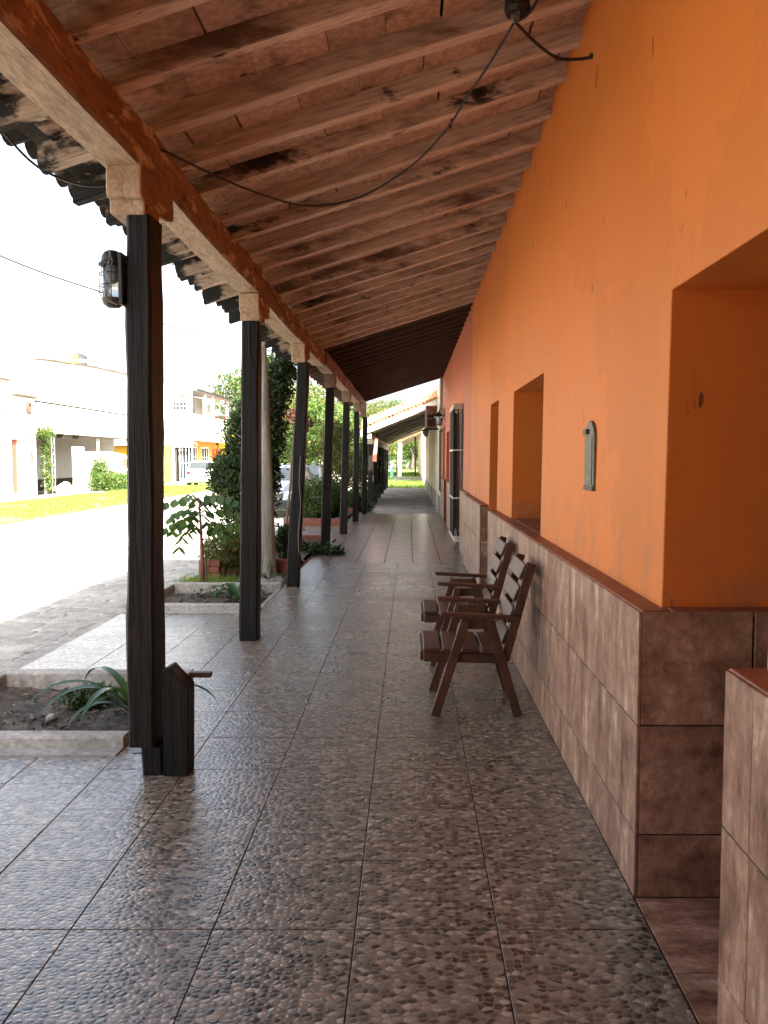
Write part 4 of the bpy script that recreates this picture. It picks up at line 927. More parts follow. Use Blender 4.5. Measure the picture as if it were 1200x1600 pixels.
# ================================================================ CHAIRS
def chair():
    t = empty('wooden_armchair', (.38, 4.95, 0))
    Y0, Y1 = 4.67, 5.19
    m = 'chair_wood'
    for y, s in ((Y0, 1), (Y1, -1)):
        b = MB(); b.bar((.144, y, 0), (.318, y, .553), .052, .030, (0, 1, 0)); b.build('leg', m, t, bevel=.003)
        b = MB(); b.bar((.618, y, 0), (.455, y, .553), .052, .030, (0, 1, 0)); b.build('leg', m, t, bevel=.003)
        b = MB(); b.bar((.300, y + s * .030, .525), (.476, y + s * .030, .525), .028, .055, (0, 0, 1)); b.build('cross_block', m, t, bevel=.003)
        b = MB(); b.bar((.175, y, .590), (.625, y, .566), .062, .022, (0, 0, 1)); b.build('armrest', m, t, bevel=.004)
        b = MB(); b.bar((.545, y + s * .034, .315), (.692, y + s * .034, .875), .034, .052, (1, 0, 0)); b.build('back_post', m, t, bevel=.004)
        b = MB(); b.bar((.082, y + s * .034, .338), (.56, y + s * .034, .325), .032, .056, (0, 0, 1)); b.build('seat_rail', m, t, bevel=.004)
    for k in range(4):
        x = .128 + k * .112; b = MB(); b.bar((x, Y0 + .012, .377 - .003 * k), (x, Y1 - .012, .377 - .003 * k), .100, .022, (0, 0, 1)); b.build('seat_slat', m, t, bevel=.005)
    b = MB(); b.box(.060, .079, Y0 + .015, Y1 - .015, .318, .372); b.build('front_rail', m, t, bevel=.004)
    dx, dz = .147 / .579, .56 / .579
    for k in range(4):
        q = .135 + k * .128; c = Vector((.545 + dx * q, 0, .315 + dz * q)) + Vector((-dz, 0, dx)) * .034
        nrm = Vector((-dz, 0, dx)); tl = Vector((dx, 0, dz))
        b = MB(); b.bar((c.x, Y0 + .02, c.z), (c.x, Y1 - .02, c.z), .018, .092, (dx + .16, 0, dz)); b.build('back_slat', m, t, bevel=.004)
    return t
c1 = chair(); tag(c1, 'nearer of the two slatted dark wooden armchairs against the tiled wall', 'chair', 'slatted wooden armchairs')
c2 = copy_tree(c1); c2.location = (.38 + .022, 4.95 + 1.14, 0); c2['label'] = 'farther slatted dark wooden armchair, half hidden behind the nearer one'

# ================================================================ PLANTERS AND PLANTS
def planter(y0, y1, label, x0=-2.74, x1=-1.452, h=.062, mk='concrete', mt=.10, right=True, lip=True, soil_z=-.045):
    t = empty('planter', ((x0 + x1) / 2, (y0 + y1) / 2, 0), label, 'planter', 'kerbed planters beside the walk')
    for a, c in ((y0, y0 + mt), (y1 - mt, y1)):
        b = MB(); n = 12; L = []
        for i in range(n + 1):
            x = x0 + (x1 - x0) * i / n; j = lambda s_: .004 * mnoise.noise((x * 3, a * 7 + s_, s_))
            L += [(x, a + j(1), -.19), (x, c + j(2), -.19), (x, c + j(3), h + j(4) - .008), (x, c - .012, h + j(5)), (x, a + .012, h + j(6)), (x, a + j(7), h - .008 + j(8))]
        b.add(L, [(i * 6 + k, i * 6 + (k + 1) % 6, (i + 1) * 6 + (k + 1) % 6, (i + 1) * 6 + k) for i in range(n) for k in range(6)] + [tuple(range(6)), tuple(range(n * 6, n * 6 + 6))])
        b.build('kerb', mk, t)
    b = MB(); b.box(x0, x0 + .09, y0 + mt + .001, y1 - mt - .001, -.19, h - .002); b.build('kerb', mk, t, bevel=.008)
    if right: b = MB(); b.box(x1 - .05, x1, y0 + mt + .001, y1 - mt - .001, -.19, .0); b.build('kerb', mk, t, bevel=.006)
    b = MB(); nx, ny = 36, 26; X0, X1, Y0_, Y1_ = x0 + .091, x1 - .051, y0 + mt + .001, y1 - mt - .001
    vs = [(X0 + (X1 - X0) * i / nx, Y0_ + (Y1_ - Y0_) * j / ny, 0) for j in range(ny + 1) for i in range(nx + 1)]
    vs = [(x, y, soil_z + .030 * mnoise.noise((x * 4, y * 4, 1)) + .020 * mnoise.noise((x * 13, y * 13, 4)) + .010 * mnoise.noise((x * 40, y * 40, 4))) for x, y, z in vs]
    b.add(vs, [(j * (nx + 1) + i, j * (nx + 1) + i + 1, (j + 1) * (nx + 1) + i + 1, (j + 1) * (nx + 1) + i) for j in range(ny) for i in range(nx)])
    b.build('soil', 'soil', t, fix=False)
    b = MB()   # crumbs, pebbles and dry leaves on the soil
    for k in range(260):
        x, y = random.uniform(X0 + .03, X1 - .03), random.uniform(Y0_ + .03, Y1_ - .03); r = random.uniform(.004, .018); z = soil_z + .02
        if k % 3: b.add([(x + r * jit(1.6), y + r * jit(1.6), z + r * random.uniform(-1, 1)) for _ in range(5)], [(0, 1, 2), (0, 2, 3), (0, 3, 4), (1, 2, 4), (2, 3, 4), (0, 1, 4)], 0)
        else:
            a = random.uniform(0, 6.3); l = r * 2.2; b.add([(x, y, z), (x + l * math.cos(a + .5), y + l * math.sin(a + .5), z + .006), (x + 2 * l * math.cos(a), y + 2 * l * math.sin(a), z + .002), (x + l * math.cos(a - .5), y + l * math.sin(a - .5), z + .006)], [(0, 1, 2), (0, 2, 3)], 1)
    stuff(b.build('soil_litter', ['soil', 'dry_leaf'], t, fix=False))
    if lip:
        b = MB(); b.box(x0, x1, y0 - .10, y0 - .001, -.004, .006); b.build('mortar_strip', 'concrete', t)
    return t
planter(4.13, 5.50, 'nearest kerbed planter of bare soil left of the first post', mt=.11)
planter(7.94, 9.42, 'second kerbed planter with dark soil, left of the second post', mt=.11)
t3 = planter(10.75, 14.38, 'terracotta brick edged planter holding the tall ivy covered tree', mk='brick_red', mt=.12, h=.15, lip=False, soil_z=.05)
t4 = planter(18.02, 21.9, 'second terracotta brick edged bed further on, full of shrubs', mk='brick_red', mt=.12, h=.16, lip=False, soil_z=.05)
# ragged earth between planters
b = MB(); nx, ny = 20, 22
vs = [(-2.74 + 1.29 * i / nx, 9.43 + 1.31 * j / ny, -.035 + .05 * mnoise.noise((i * .4, j * .4, 1)) * (0 < i < nx) * (0 < j < ny)) for j in range(ny + 1) for i in range(nx + 1)]
b.add(vs, [(j * (nx + 1) + i, j * (nx + 1) + i + 1, (j + 1) * (nx + 1) + i + 1, (j + 1) * (nx + 1) + i) for j in range(ny) for i in range(nx)])
struct(b.build('soil', 'soil', fix=False))
def rock(c, r, seed, m='concrete'):
    bm = bmesh.new(); bmesh.ops.create_icosphere(bm, subdivisions=2, radius=1)
    for v in bm.verts:
        k = 1 + .35 * mnoise.noise(v.co * 1.3 + Vector((seed, 0, 0))); v.co = Vector((v.co.x * r[0] * k, v.co.y * r[1] * k, v.co.z * r[2] * k))
    me = bpy.data.meshes.new('rock'); bm.to_mesh(me); bm.free(); me.materials.append(MAT[m]); o = bpy.data.objects.new('rock', me); COL.objects.link(o); o.location = c; return o
tag(rock((-1.78, 9.75, 0.0), (.16, .12, .06), 3), 'flat grey stone lying at the foot of the weathered pole', 'stone')
tag(rock((-1.60, 10.0, -.005), (.09, .1, .05), 7), 'small broken stone beside the third post', 'stone')
o = rock((-2.08, 4.75, -.03), (.03, .03, .02), 5); tag(o, 'small pale stone in the soil of the nearest planter', 'stone')
bk = MB(); 
def brickblock(b, x0, x1, y0, y1, z0, z1): b.box(x0, x1, y0, y1, z0, z1)
bt = empty('brick_block', (-2.5, 10.35, 0), 'red masonry block standing behind the small sapling', 'brick block')
for r_i in range(3):
    for s_i in range(2):
        x0 = -2.62 + s_i * .125 + (.0 if r_i % 2 else .012); b = MB(); b.box(x0, x0 + .118, 10.30, 10.42, -.03 + r_i * .078, .042 + r_i * .078); b.build('brick', 'brick_red', bt, bevel=.004)

def strap_plant(cx, cy, z, n, L, label, seed, w=.04, flat_=.5, only=None, mname='leaf_strap', name='strap_leaf_plant'):
    rg = random.Random(seed); t = empty(name, (cx, cy, z), label, 'plant')
    for k in range(n):
        a = only[k] if only else rg.uniform(0, 2 * math.pi); l = L * rg.uniform(.7, 1.1); rise = rg.uniform(.75, 1.25); wd = w * rg.uniform(.8, 1.1)
        b = MB(); vs = []; m_ = 12; px, pz = .015, 0.; ang = math.atan(rise * 1.6)
        for i in range(m_ + 1):
            u = i / m_; ww = wd * (math.sin(math.pi * min(1, u * .93 + .12)) ** .6) * .5 * (1 if u < .98 else .1)
            ex = Vector((math.cos(a), math.sin(a), 0)); sd = Vector((-ex.y, ex.x, 0)); p = Vector((cx, cy, z)) + ex * px + Vector((0, 0, pz))
            up = Vector((-math.sin(ang) * ex.x, -math.sin(ang) * ex.y, math.cos(ang)))
            vs += [p + sd * ww + up * ww * .35, p, p - sd * ww + up * ww * .35]
            px += math.cos(ang) * l / m_; pz += math.sin(ang) * l / m_; ang -= (2.0 + flat_) / m_ * (.5 + u)
        b.add(vs, [(i * 3 + q, i * 3 + q + 1, i * 3 + q + 4, i * 3 + q + 3) for i in range(m_) for q in range(2)])
        b.build('leaf', mname, t, smooth=True, fix=False)
    return t
strap_plant(-1.56, 4.72, -.03, 15, .68, 'strappy green lily plant behind the foot of the nearest post', 3, .05, .25)
strap_plant(-1.82, 8.72, -.03, 12, .42, 'broad leaved green agave like plant beside the second post', 8, .07, .1)
strap_plant(-1.70, 9.9, .0, 12, .28, 'small spiky plant growing between stones by the third post', 12, .02)
C = clumps([(-1.98, 5.02, .0, .13, .12, .06)], 40, 14, .03); leaves('weed', C, .04, 'leaf_dark')
stuff(bpy.data.objects['weed']); tag(bpy.data.objects['weed'], 'low dark green weed in the soil of the nearest planter', 'weed')
C = clumps([(-2.1, 9.0, -.03, .30, .12, .03), (-1.75, 8.5, -.03, .15, .1, .03)], 30, 12, .03); stuff(bpy.data.objects.get('x') or leaves('weed', C, .04, 'leaf_dark')); tag(bpy.data.objects['weed.001'], 'dead leaves and weeds across the soil of the second planter', 'weed')

# sapling with pinnate fronds
sp = empty('sapling', (-2.40, 9.58, -.03), 'young tree with drooping feathery leaves between the first and second posts', 'young tree')
b = MB(); b.tube([(-2.40, 9.58, -.05), (-2.402, 9.58, .35), (-2.41, 9.57, .72), (-2.43, 9.57, 1.02)], [.028, .022, .015, .009], 8); b.build('trunk', 'red_bark', sp, smooth=True)
b = MB(); b.tube([(-2.35, 9.56, -.05), (-2.355, 9.565, .42)], .011, 6); b.build('stake', 'bark', sp)
rg = random.Random(5)
for k in range(17):
    a = k * 2.399 + rg.uniform(-.3, .3); h0 = .58 + .44 * k / 16; l = rg.uniform(.42, .58) * (1.1 - .3 * k / 16)
    base = Vector((-2.41, 9.575, h0)); ex = Vector((math.cos(a), math.sin(a), 0)); sd = Vector((-ex.y, ex.x, 0))
    pts = []; ang = rg.uniform(.35, .95); p = base.copy()
    for i in range(11):
        pts.append(p.copy()); p = p + (ex * math.cos(ang) + Vector((0, 0, math.sin(ang)))) * l / 10; ang -= .16
    fr = MB(); fr.tube(pts, .003, 4, m=1)
    for i in range(2, 11, 2):
        for s_ in (-1, 1):
            o_ = pts[i]; ll = .15 * (1 - .04 * abs(i - 6)); dn = (sd * s_ * .75 + Vector((0, 0, -.65 - .3 * rg.random())) + ex * .35).normalized(); sw = ex.cross(dn).cross(dn).normalized() * -1
            wv = dn.cross(Vector((sd.x * s_, sd.y * s_, .6))).normalized()
            tip = o_ + dn * ll; m1 = o_ + dn * ll * .3; m2 = o_ + dn * ll * .65; ww = .040
            up = dn.cross(wv) * .006
            fr.add([o_, m1 + wv * ww, m2 + wv * ww * .95, tip, m2 - wv * ww * .95, m1 - wv * ww, m1 + up, m2 + up], [(0, 1, 6), (0, 6, 5), (1, 2, 7, 6), (6, 7, 4, 5), (2, 3, 7), (7, 3, 4)], 0)
    fr.build('frond', ['leaf_mid', 'red_bark'], sp, fix=False)

# weathered pole
wp = MB(); L = []; n = 24
pts = [Vector((-1.785 - .03 * (i / n), 10.45, -.1 + 2.5 * i / n)) for i in range(n + 1)] + [Vector((-1.83, 10.45, 2.9)), Vector((-1.87, 10.45, 5)), Vector((-1.93, 10.45, 9.4))]
wp.tube(pts, [(.108 - .056 * (i / n)) * (1 + .05 * mnoise.noise((i * .6, 0, 0))) for i in range(n + 1)] + [.052, .060, .055], 14)
tag(wp.build('weathered_pole', 'weathered_pole', smooth=True), 'tall grey weathered tapering wooden pole between the second and third posts', 'pole')

def tree(name, label, base, blobs, n, per, spread, leaf, lm, trunk_r, bark='bark', group=None, cat='tree', shell=.7, limbs=True, droop=.3):
    t = empty(name, base, label, cat, group); top = max(b[2] for b in blobs)
    tb = MB(); B = Vector(base); cz = Vector(blobs[0][:3])
    tb.tube(curve([B + Vector((0, 0, -.1)), B.lerp(cz, .35) + Vector((trunk_r, 0, 0)), B.lerp(cz, .7), cz], 4), [trunk_r * (1 - .055 * i) for i in range(13)], 8)
    for b in blobs:
        c = Vector(b[:3]); s0 = B.lerp(cz, .55)
        if limbs and (c - cz).length > .05: tb.tube([s0, s0.lerp(c, .5) + Vector((0, 0, .05)), c], [trunk_r * .5, trunk_r * .3, trunk_r * .12], 6)
        for q in range(3):
            dd = Vector((jit(1), jit(1), jit(.8))); e = c + Vector((dd.x * b[3], dd.y * b[4], dd.z * b[5])) * .8
            tb.tube([c if (c - cz).length > .05 else cz, e], [trunk_r * .25, trunk_r * .06], 5)
    tb.build('trunk', bark, t, smooth=True)
    leaves('crown', clumps(blobs, n, per, spread, shell), leaf, lm, t, droop)
    return t
# tall ivy covered tree in the third planter (blobs in metres)
tree('ivy_tree', 'tall dark tree covered in ivy behind the second post and the weathered pole', (-2.25, 11.9, .05),
     [(-2.33, 11.9, 1.0, .36, .36, .75), (-2.25, 11.9, 1.8, .38, .36, .55), (-2.62, 11.8, 1.25, .22, .25, .32), (-1.95, 12.0, 2.55, .26, .26, .42), (-2.05, 12.0, 1.95, .26, .3, .5), (-1.80, 12.1, 2.75, .18, .2, .16), (-2.06, 12.0, 1.2, .14, .22, .5)],
     1500, 22, .055, .055, 'leaf_dark', .08)
tree('bush', 'rounded reddish green bush between the sapling and the second post', (-2.35, 10.5, 0), [(-2.38, 10.55, .33, .24, .22, .26), (-2.2, 10.6, .28, .2, .2, .22)], 330, 16, .035, .04, 'flower_bush', .02, cat='bush')
tree('bush', 'dark leafy bush hiding the kerb between the bush and the weathered pole', (-2.05, 10.9, 0), [(-2.1, 11.0, .35, .28, .25, .38), (-1.95, 10.6, .18, .18, .15, .18)], 330, 16, .045, .05, 'leaf_mid', .02, cat='bush')
tree('vine', 'leafy creeper hanging beside the third post above its kerb', (-1.63, 11.3, .05), [(-1.66, 11.3, .35, .13, .13, .22)], 80, 12, .05, .06, 'leaf_dark', .012, cat='vine')
tree('ivy', 'low ivy spreading round the foot of the fourth post', (-1.35, 12.9, 0), [(-1.38, 12.70, .05, .38, .20, .07), (-1.70, 12.8, .07, .25, .2, .08)], 260, 12, .035, .055, 'leaf_dark', .01, cat='ivy', limbs=False)
tree('shrub', 'low green shrub behind the fourth post in the second brick bed', (-2.1, 18.6, .05), [(-2.1, 18.6, .55, .45, .3, .45), (-1.75, 19.2, .5, .3, .3, .4)], 500, 16, .05, .06, 'leaf_mid', .03, cat='shrub')
tree('shrub', 'tall thin flowering shrub seen between the fifth and sixth posts', (-1.8, 20.3, .05), [(-1.75, 20.2, 1.0, .38, .4, .7), (-1.85, 20.8, 1.9, .4, .45, .5)], 500, 16, .06, .06, 'leaf_yellow', .03, cat='shrub')
tree('shrub', 'dark shrub at the foot of the last post where the tiles end', (-1.45, 22.4, -.05), [(-1.5, 22.5, .3, .30, .35, .30), (-1.25, 23.4, .12, .2, .5, .13)], 260, 14, .05, .06, 'leaf_dark', .02, cat='shrub')
tree('shrub', 'dark creeper round the posts of the cream house porch', (-1.5, 27, -.05), [(-1.38, 26.8, .3, .28, 1.0, .35), (-1.4, 30, .3, .25, 1.6, .3), (-1.6, 27, 1.2, .25, .8, .7)], 600, 14, .07, .07, 'leaf_dark', .02, cat='shrub')
tree('red_leaf_tree', 'small tree with dark red leaves seen beside the third post', (-2.6, 17.3, 0), [(-2.35, 17.2, 2.35, .24, .2, .13), (-2.2, 17.2, 2.2, .16, .2, .10)], 45, 10, .06, .08, 'leaf_red', .03)
bigs = [
 ('broad light green tree behind the parked cars on the left kerb', (-4.2, 34, 0), [(-4.2, 34, 3.1, 1.6, 1.4, 1.3), (-3.0, 33, 2.6, 1.1, 1.1, 1.2), (-5.3, 35, 2.4, 1.2, 1.2, 1.1)], 'leaf_yellow'),
 ('dense bright green tree behind the fourth post', (-2.7, 27.5, 0), [(-2.9, 27.5, 2.6, .9, .9, .8), (-2.3, 28, 1.9, .7, .8, .8), (-3.5, 28, 1.9, .8, .7, .6)], 'leaf_light'),
 ('rounded green tree behind the fifth and sixth posts', (-2.1, 31, 0), [(-2.2, 31, 2.4, .8, .9, 1.0), (-1.9, 32, 1.5, .7, .8, .8)], 'leaf_mid'),
 ('yellow green tree beyond the cream house porch posts', (-2.2, 47, 0), [(-2.3, 47, 3.3, 1.5, 1.4, 1.5), (-1.7, 48, 1.9, 1.0, 1.1, 1.0)], 'leaf_yellow'),
 ('tall pale green tree behind the balcony house', (-13.5, 74, 0), [(-15, 74, 7.2, 2.4, 2.2, 2.0), (-13.6, 73, 5.2, 2.0, 2, 2.0), (-12.8, 74, 8.2, 2.0, 2, 1.7)], 'leaf_light'),
 ('large leafy tree over the street past the balcony house', (-10, 80, 0), [(-10.2, 80, 6.5, 2.8, 2.5, 2.4), (-8.2, 81, 4.6, 2.2, 2, 1.9), (-12, 80, 4.2, 2.0, 2, 1.7)], 'leaf_mid'),
 ('wide yellowish tree closing the end of the street', (-5.6, 84, 0), [(-5.6, 84, 5.2, 2.8, 2.4, 2.3), (-3.6, 85, 3.4, 2.2, 2, 1.8), (-7.4, 84, 3.0, 2.2, 2, 1.6)], 'leaf_yellow'),
 ('large yellow green tree over the brown house porch', (-1.4, 98, 0), [(-1.6, 98, 6.2, 2.6, 2.4, 2.2), (.4, 99, 5.0, 2.0, 2, 1.8), (-3, 99, 4.0, 2.0, 2, 2.0)], 'leaf_light'),
 ('dark trunked green tree at the very end of the path', (.2, 112, 0), [(.2, 112, 4.2, 2.0, 2.0, 1.6), (1.6, 113, 4.6, 1.6, 1.6, 1.4), (-1.6, 112, 3.4, 1.6, 1.6, 1.5)], 'leaf_light'),
 ('faint distant tree rising over the white houses at far left', (-31, 54, 0), [(-32, 54, 8.4, 2.6, 2.4, 1.2), (-29.5, 55, 7.5, 1.6, 1.6, 1.2)], 'leaf_light'),
]
for lab, base, blobs, lm in bigs:
    far_ = base[1] > 60; s_ = 1 if not far_ else 2.0
    tree('tree', lab, base, blobs, 520, 16, .14 * s_, .12 * s_, lm, .12 * s_, group='trees along the street', droop=.5)
tree('shrub', 'broad weedy bush against the low white wall across the street', (-14.2, 39, -.1), [(-14.2, 38.5, .4, .45, 1.0, .7), (-14.1, 40.5, .3, .5, 1.5, .5), (-14.2, 38.3, 1.1, .25, .4, .6), (-14.2, 43, .25, .4, 1.2, .4)], 620, 14, .1, .10, 'leaf_light', .03, cat='shrub')
tree('vine', 'leafy vine climbing the thin white post of the carport across the street', (-14.85, 34.1, 0), [(-14.85, 34.1, 1.2, .16, .22, 1.2), (-14.85, 33.9, 2.5, .25, .40, .28)], 200, 12, .07, .09, 'leaf_light', .03, cat='vine')
b = MB(); 
mass = clumps([(-6, 125, 2.5, 14, 5, 3.5), (6, 130, 3.5, 9, 5, 4), (-26, 120, 3, 12, 6, 4), (14, 126, 5, 9, 5, 5)], 1500, 12, .6)
o = leaves('distant_greenery', mass, .55, 'leaf_mid'); stuff(o); tag(o, 'mass of trees at the very end of the street', 'trees')

# ================================================================ ACROSS THE STREET
def window(parent, ax, c, u0, u1, z0, z1, nu, nz, fm='white_trim', gm='glass_dark', dirn=1, t=.05, bar=.05):
    """framed window lying in plane c, facing dirn along the other axis"""
    f = MB(); a0, a1 = sorted((c, c - dirn * t))
    def bx(mb, ua, ub, za, zb, p, q): mb.box(p, q, ua, ub, za, zb) if ax == 'y' else mb.box(ua, ub, p, q, za, zb)
    bx(f, u0, u0 + bar, z0, z1, a0, a1); bx(f, u1 - bar, u1, z0, z1, a0, a1); bx(f, u0 + bar, u1 - bar, z0, z0 + bar, a0, a1); bx(f, u0 + bar, u1 - bar, z1 - bar, z1, a0, a1)
    for k in range(1, nu):
        u = u0 + (u1 - u0) * k / nu; bx(f, u - bar * .35, u + bar * .35, z0 + bar, z1 - bar, a0 + .005, a1 - .005)
    for k in range(1, nz):
        z = z0 + (z1 - z0) * k / nz; bx(f, u0 + bar, u1 - bar, z - bar * .3, z + bar * .3, a0 + .01, a1 - .01)
    fr = f.build('window', fm, parent); g_ = MB(); m = (a0 + a1) / 2; bx(g_, u0 + bar, u1 - bar, z0 + bar, z1 - bar, m - .003, m + .003); g_.build('pane', gm, fr)
# A: low old house with ribbed brick band and red door
ha = empty('old_white_house', (-18, 28, 0), 'low old white house with ribbed brick band and a red wooden door across the street', 'house')
b = MB(); wallgrid(b, 'y', -15.4, -15.0, 8, 33.5, -.1, 3.85, [(31.45, 32.2, .1, 2.2), (24, 25, .9, 2.3), (16, 17, .1, 2.2)]); b.build('wall', 'white_plaster', ha)
b = MB(); b.box(-22, -15.401, 33.2, 33.5, -.1, 3.8); b.box(-22, -21.7, 8, 33.19, -.1, 3.8); b.box(-22, -15.401, 8, 8.3, -.1, 3.8); b.build('side_wall', 'white_plaster', ha)
b = MB(); b.box(-15.5, -14.96, 8, 31.45, 3.86, 4.36); b.build('parapet', 'white_plaster', ha)
b = MB(); b.box(-15.55, -14.88, 8, 31.45, 4.361, 4.42); b.box(-15.45, -14.86, 31.6, 33.55, 3.86, 3.93); b.build('coping', 'edge_brown', ha)
for k in range(6):
    b = MB(); b.box(-14.995, -14.95, 26, 33.48, 2.42 + k * .135, 2.50 + k * .135); b.build('brick_course', 'course_brick', ha)
b = MB(); b.box(-15.22, -15.15, 31.46, 32.19, .1, 2.19); b.build('door', 'red_door', ha, bevel=.01)
b = MB(); b.lathe([(.0, 0), (.24, 0), (.26, .05), (.16, .09), (.14, .04), (0, .04)], (-14.995, 32.9, 3.45), 16, axis='x'); b.build('roundel', 'edge_brown', ha)
b = MB(); b.box(-14.99, -14.95, 33.0, 33.12, 1.35, 1.75); b.build('meter_box', 'edge_brown', ha)
b = MB(); b.box(-21.9, -15.41, 8.2, 33.2, 3.6, 3.75); b.build('roof', 'zinc', ha)
# B: warehouse with carport
hw = empty('white_warehouse', (-19, 42, 0), 'large white warehouse with a shaded carport at its foot', 'building')
b = MB(); b.prism([(33.6, 3.80), (33.6, 5.4), (34.3, 5.47), (39.2, 5.74), (44.2, 5.88), (50.6, 6.02), (50.6, 3.80)], -15.3, -15.0, 'x'); b.build('upper_wall', 'white_plaster', hw)
pl = [(33.6, 5.41), (34.3, 5.48), (39.2, 5.75), (44.2, 5.89), (50.6, 6.03)]
b = MB(); b.prism(pl + [(y, z + .05) for y, z in pl[::-1]], -15.36, -14.93, 'x'); b.build('coping', 'edge_brown', hw)
for yy, zz in ((35.6, 5.60), (40.4, 5.84), (42.6, 5.90), (46.2, 5.98), (48.8, 6.05)): b = MB(); b.box(-15.2, -15.05, yy, yy + .3, zz, zz + .07); b.build('loose_brick', 'edge_brown', hw)
b = MB(); b.box(-15.28, -15.02, 33.6, 50.6, 2.58, 3.72); b.build('canopy_wall', 'white_plaster', hw)
b = MB(); b.box(-15.24, -15.10, 33.6, 50.6, 3.721, 3.799); b.build('gutter_gap', 'interior_dark', hw)
b = MB(); b.box(-15.4, -14.95, 33.6, 50.6, 2.52, 2.575); b.build('canopy_edge', 'cream_plaster', hw)
b = MB(); b.box(-18.2, -17.9, 33.6, 50.6, -.1, 5.4); b.box(-18.2, -15.31, 33.3, 33.59, -.1, 5.39); b.build('rear_wall', 'grey_plaster', hw)
b = MB(); b.box(-17.9, -17.86, 33.7, 45, -.1, .45); b.build('skirting', 'eave_dark', hw)
b = MB(); b.box(-17.89, -15.31, 33.6, 50.6, 2.60, 2.66); b.build('carport_ceiling', 'grey_plaster', hw)
for k, yy in enumerate((36.2, 37.9, 45)): b = MB(); b.box(-15.3, -15.0, yy, yy + .12, 2.36, 2.515); b.build('bracket', 'eave_dark', hw)
for yy in (35.2, 40.3):
    b = MB(); 
    for dy in (0, .28): b.tube([(-15.1, yy + dy, 0), (-15.1, yy + dy, 2.5)], .016, 5)
    for k in range(10): b.tube([(-15.1, yy + (.28 if k % 2 else 0), .1 + k * .24), (-15.1, yy + (0 if k % 2 else .28), .34 + k * .24)], .012, 5)
    b.build('lattice_column', 'zinc', hw)
b = MB(); b.tube([(-14.95, 34.15, 0), (-14.95, 34.15, 2.5)], .05, 8); b.build('thin_post', 'white_plaster', hw)
b = MB(); b.tube([(-16.6, 41.3, 5.4), (-16.6, 41.3, 6.45)], .0, 3) if False else None
tk = empty('water_tank', (-16.4, 41.0, 5.75), 'dark ribbed water tank on the warehouse roof', 'water tank')
b = MB(); b.lathe([(.40, 5.55), (.42, 5.9), (.40, 6.0), (.42, 6.08), (.40, 6.2), (.42, 6.3), (.40, 6.52), (.2, 6.63), (.08, 6.66)], (-16.4, 41.6, 0), 16); b.build('tank', 'tank_grey', tk)
b = MB(); b.lathe([(.405, 6.18), (.425, 6.2), (.425, 6.32), (.405, 6.34)], (-16.4, 41.6, 0), 16); b.build('band', 'white_trim', tk)
b = MB(); b.box(-16.6, -16.2, 40.6, 41.05, 5.55, 6.5); b.build('casing', 'tank_yellow', tk, bevel=.02)
b = MB(); b.box(-17.85, -15.31, 36.0, 50.6, 5.30, 5.38); b.build('roof', 'zinc', hw)
lwt = empty('low_wall', (-14.8, 40, 0), 'low ruined white wall with a taller pier in front of the carport', 'wall')
b = MB(); hewn(b, (-14.7, 37.0, -.1), (-14.7, 37.0, 1.97), .25, .75, 6, .03); b.build('pier', 'white_plaster', lwt)
b = MB(); b.prism([(37.4, -.1), (37.4, 1.75), (40, 1.8), (42, 1.72), (43.5, 1.55), (48, 1.5), (48, -.1)], -14.8, -14.6, 'x'); b.build('wall', 'white_plaster', lwt)
for k in range(4):
    for j in range(2): b = MB(); b.box(-14.595, -14.57, 42.2 + j * .5 + (k % 2) * .2, 42.65 + j * .5 + (k % 2) * .2, 1.0 + k * .12, 1.09 + k * .12); b.build('brick', 'brick_red', lwt)
tag(rock((-14.75, 35.6, .1), (.3, .7, .35), 11, 'white_plaster'), 'heap of white rubble beside the pier of the low wall', 'rubble')
# C: two-storey house with balcony
hc = empty('balcony_house', (-17, 61, 0), 'two storey white house with a balcony over an orange and glass shopfront', 'house')
XC, YC = -14.6, 56.0
b = MB(); wallgrid(b, 'x', YC, YC + .3, -22, XC, 2.35, 6.3, [(-15.95, -14.95, 4.65, 5.65)]); b.build('upper_wall', 'white_plaster', hc)
window(hc, 'x', YC + .24, -15.93, -14.97, 4.66, 5.25, 4, 2, dirn=1)
b = MB(); b.box(-15.93, -14.97, YC + .20, YC + .28, 5.26, 5.64); b.build('shutter_box', 'grey_plaster', hc)
b = MB(); b.box(-22, -16.6, YC + 1.0, YC + 1.3, -.1, 2.34); b.build('ground_wall', 'yellow_plaster', hc)
b = MB(); b.box(-16.58, -16.0, YC + .05, YC + .35, -.1, 2.34); b.build('pier', 'yellow_plaster', hc)
b = MB(); b.box(-15.97, -15.75, YC + .02, YC + .34, -.1, 2.34); b.build('pier', 'white_plaster', hc)
b = MB(); b.tube([(-15.66, YC - .05, -.1), (-15.66, YC - .05, 2.34)], .07, 8); b.build('downpipe', 'iron', hc)
b = MB(); b.tube([(-14.56, YC - .06, 2.7), (-14.56, YC - .06, 6.3)], .06, 8); b.build('downpipe', 'zinc', hc)
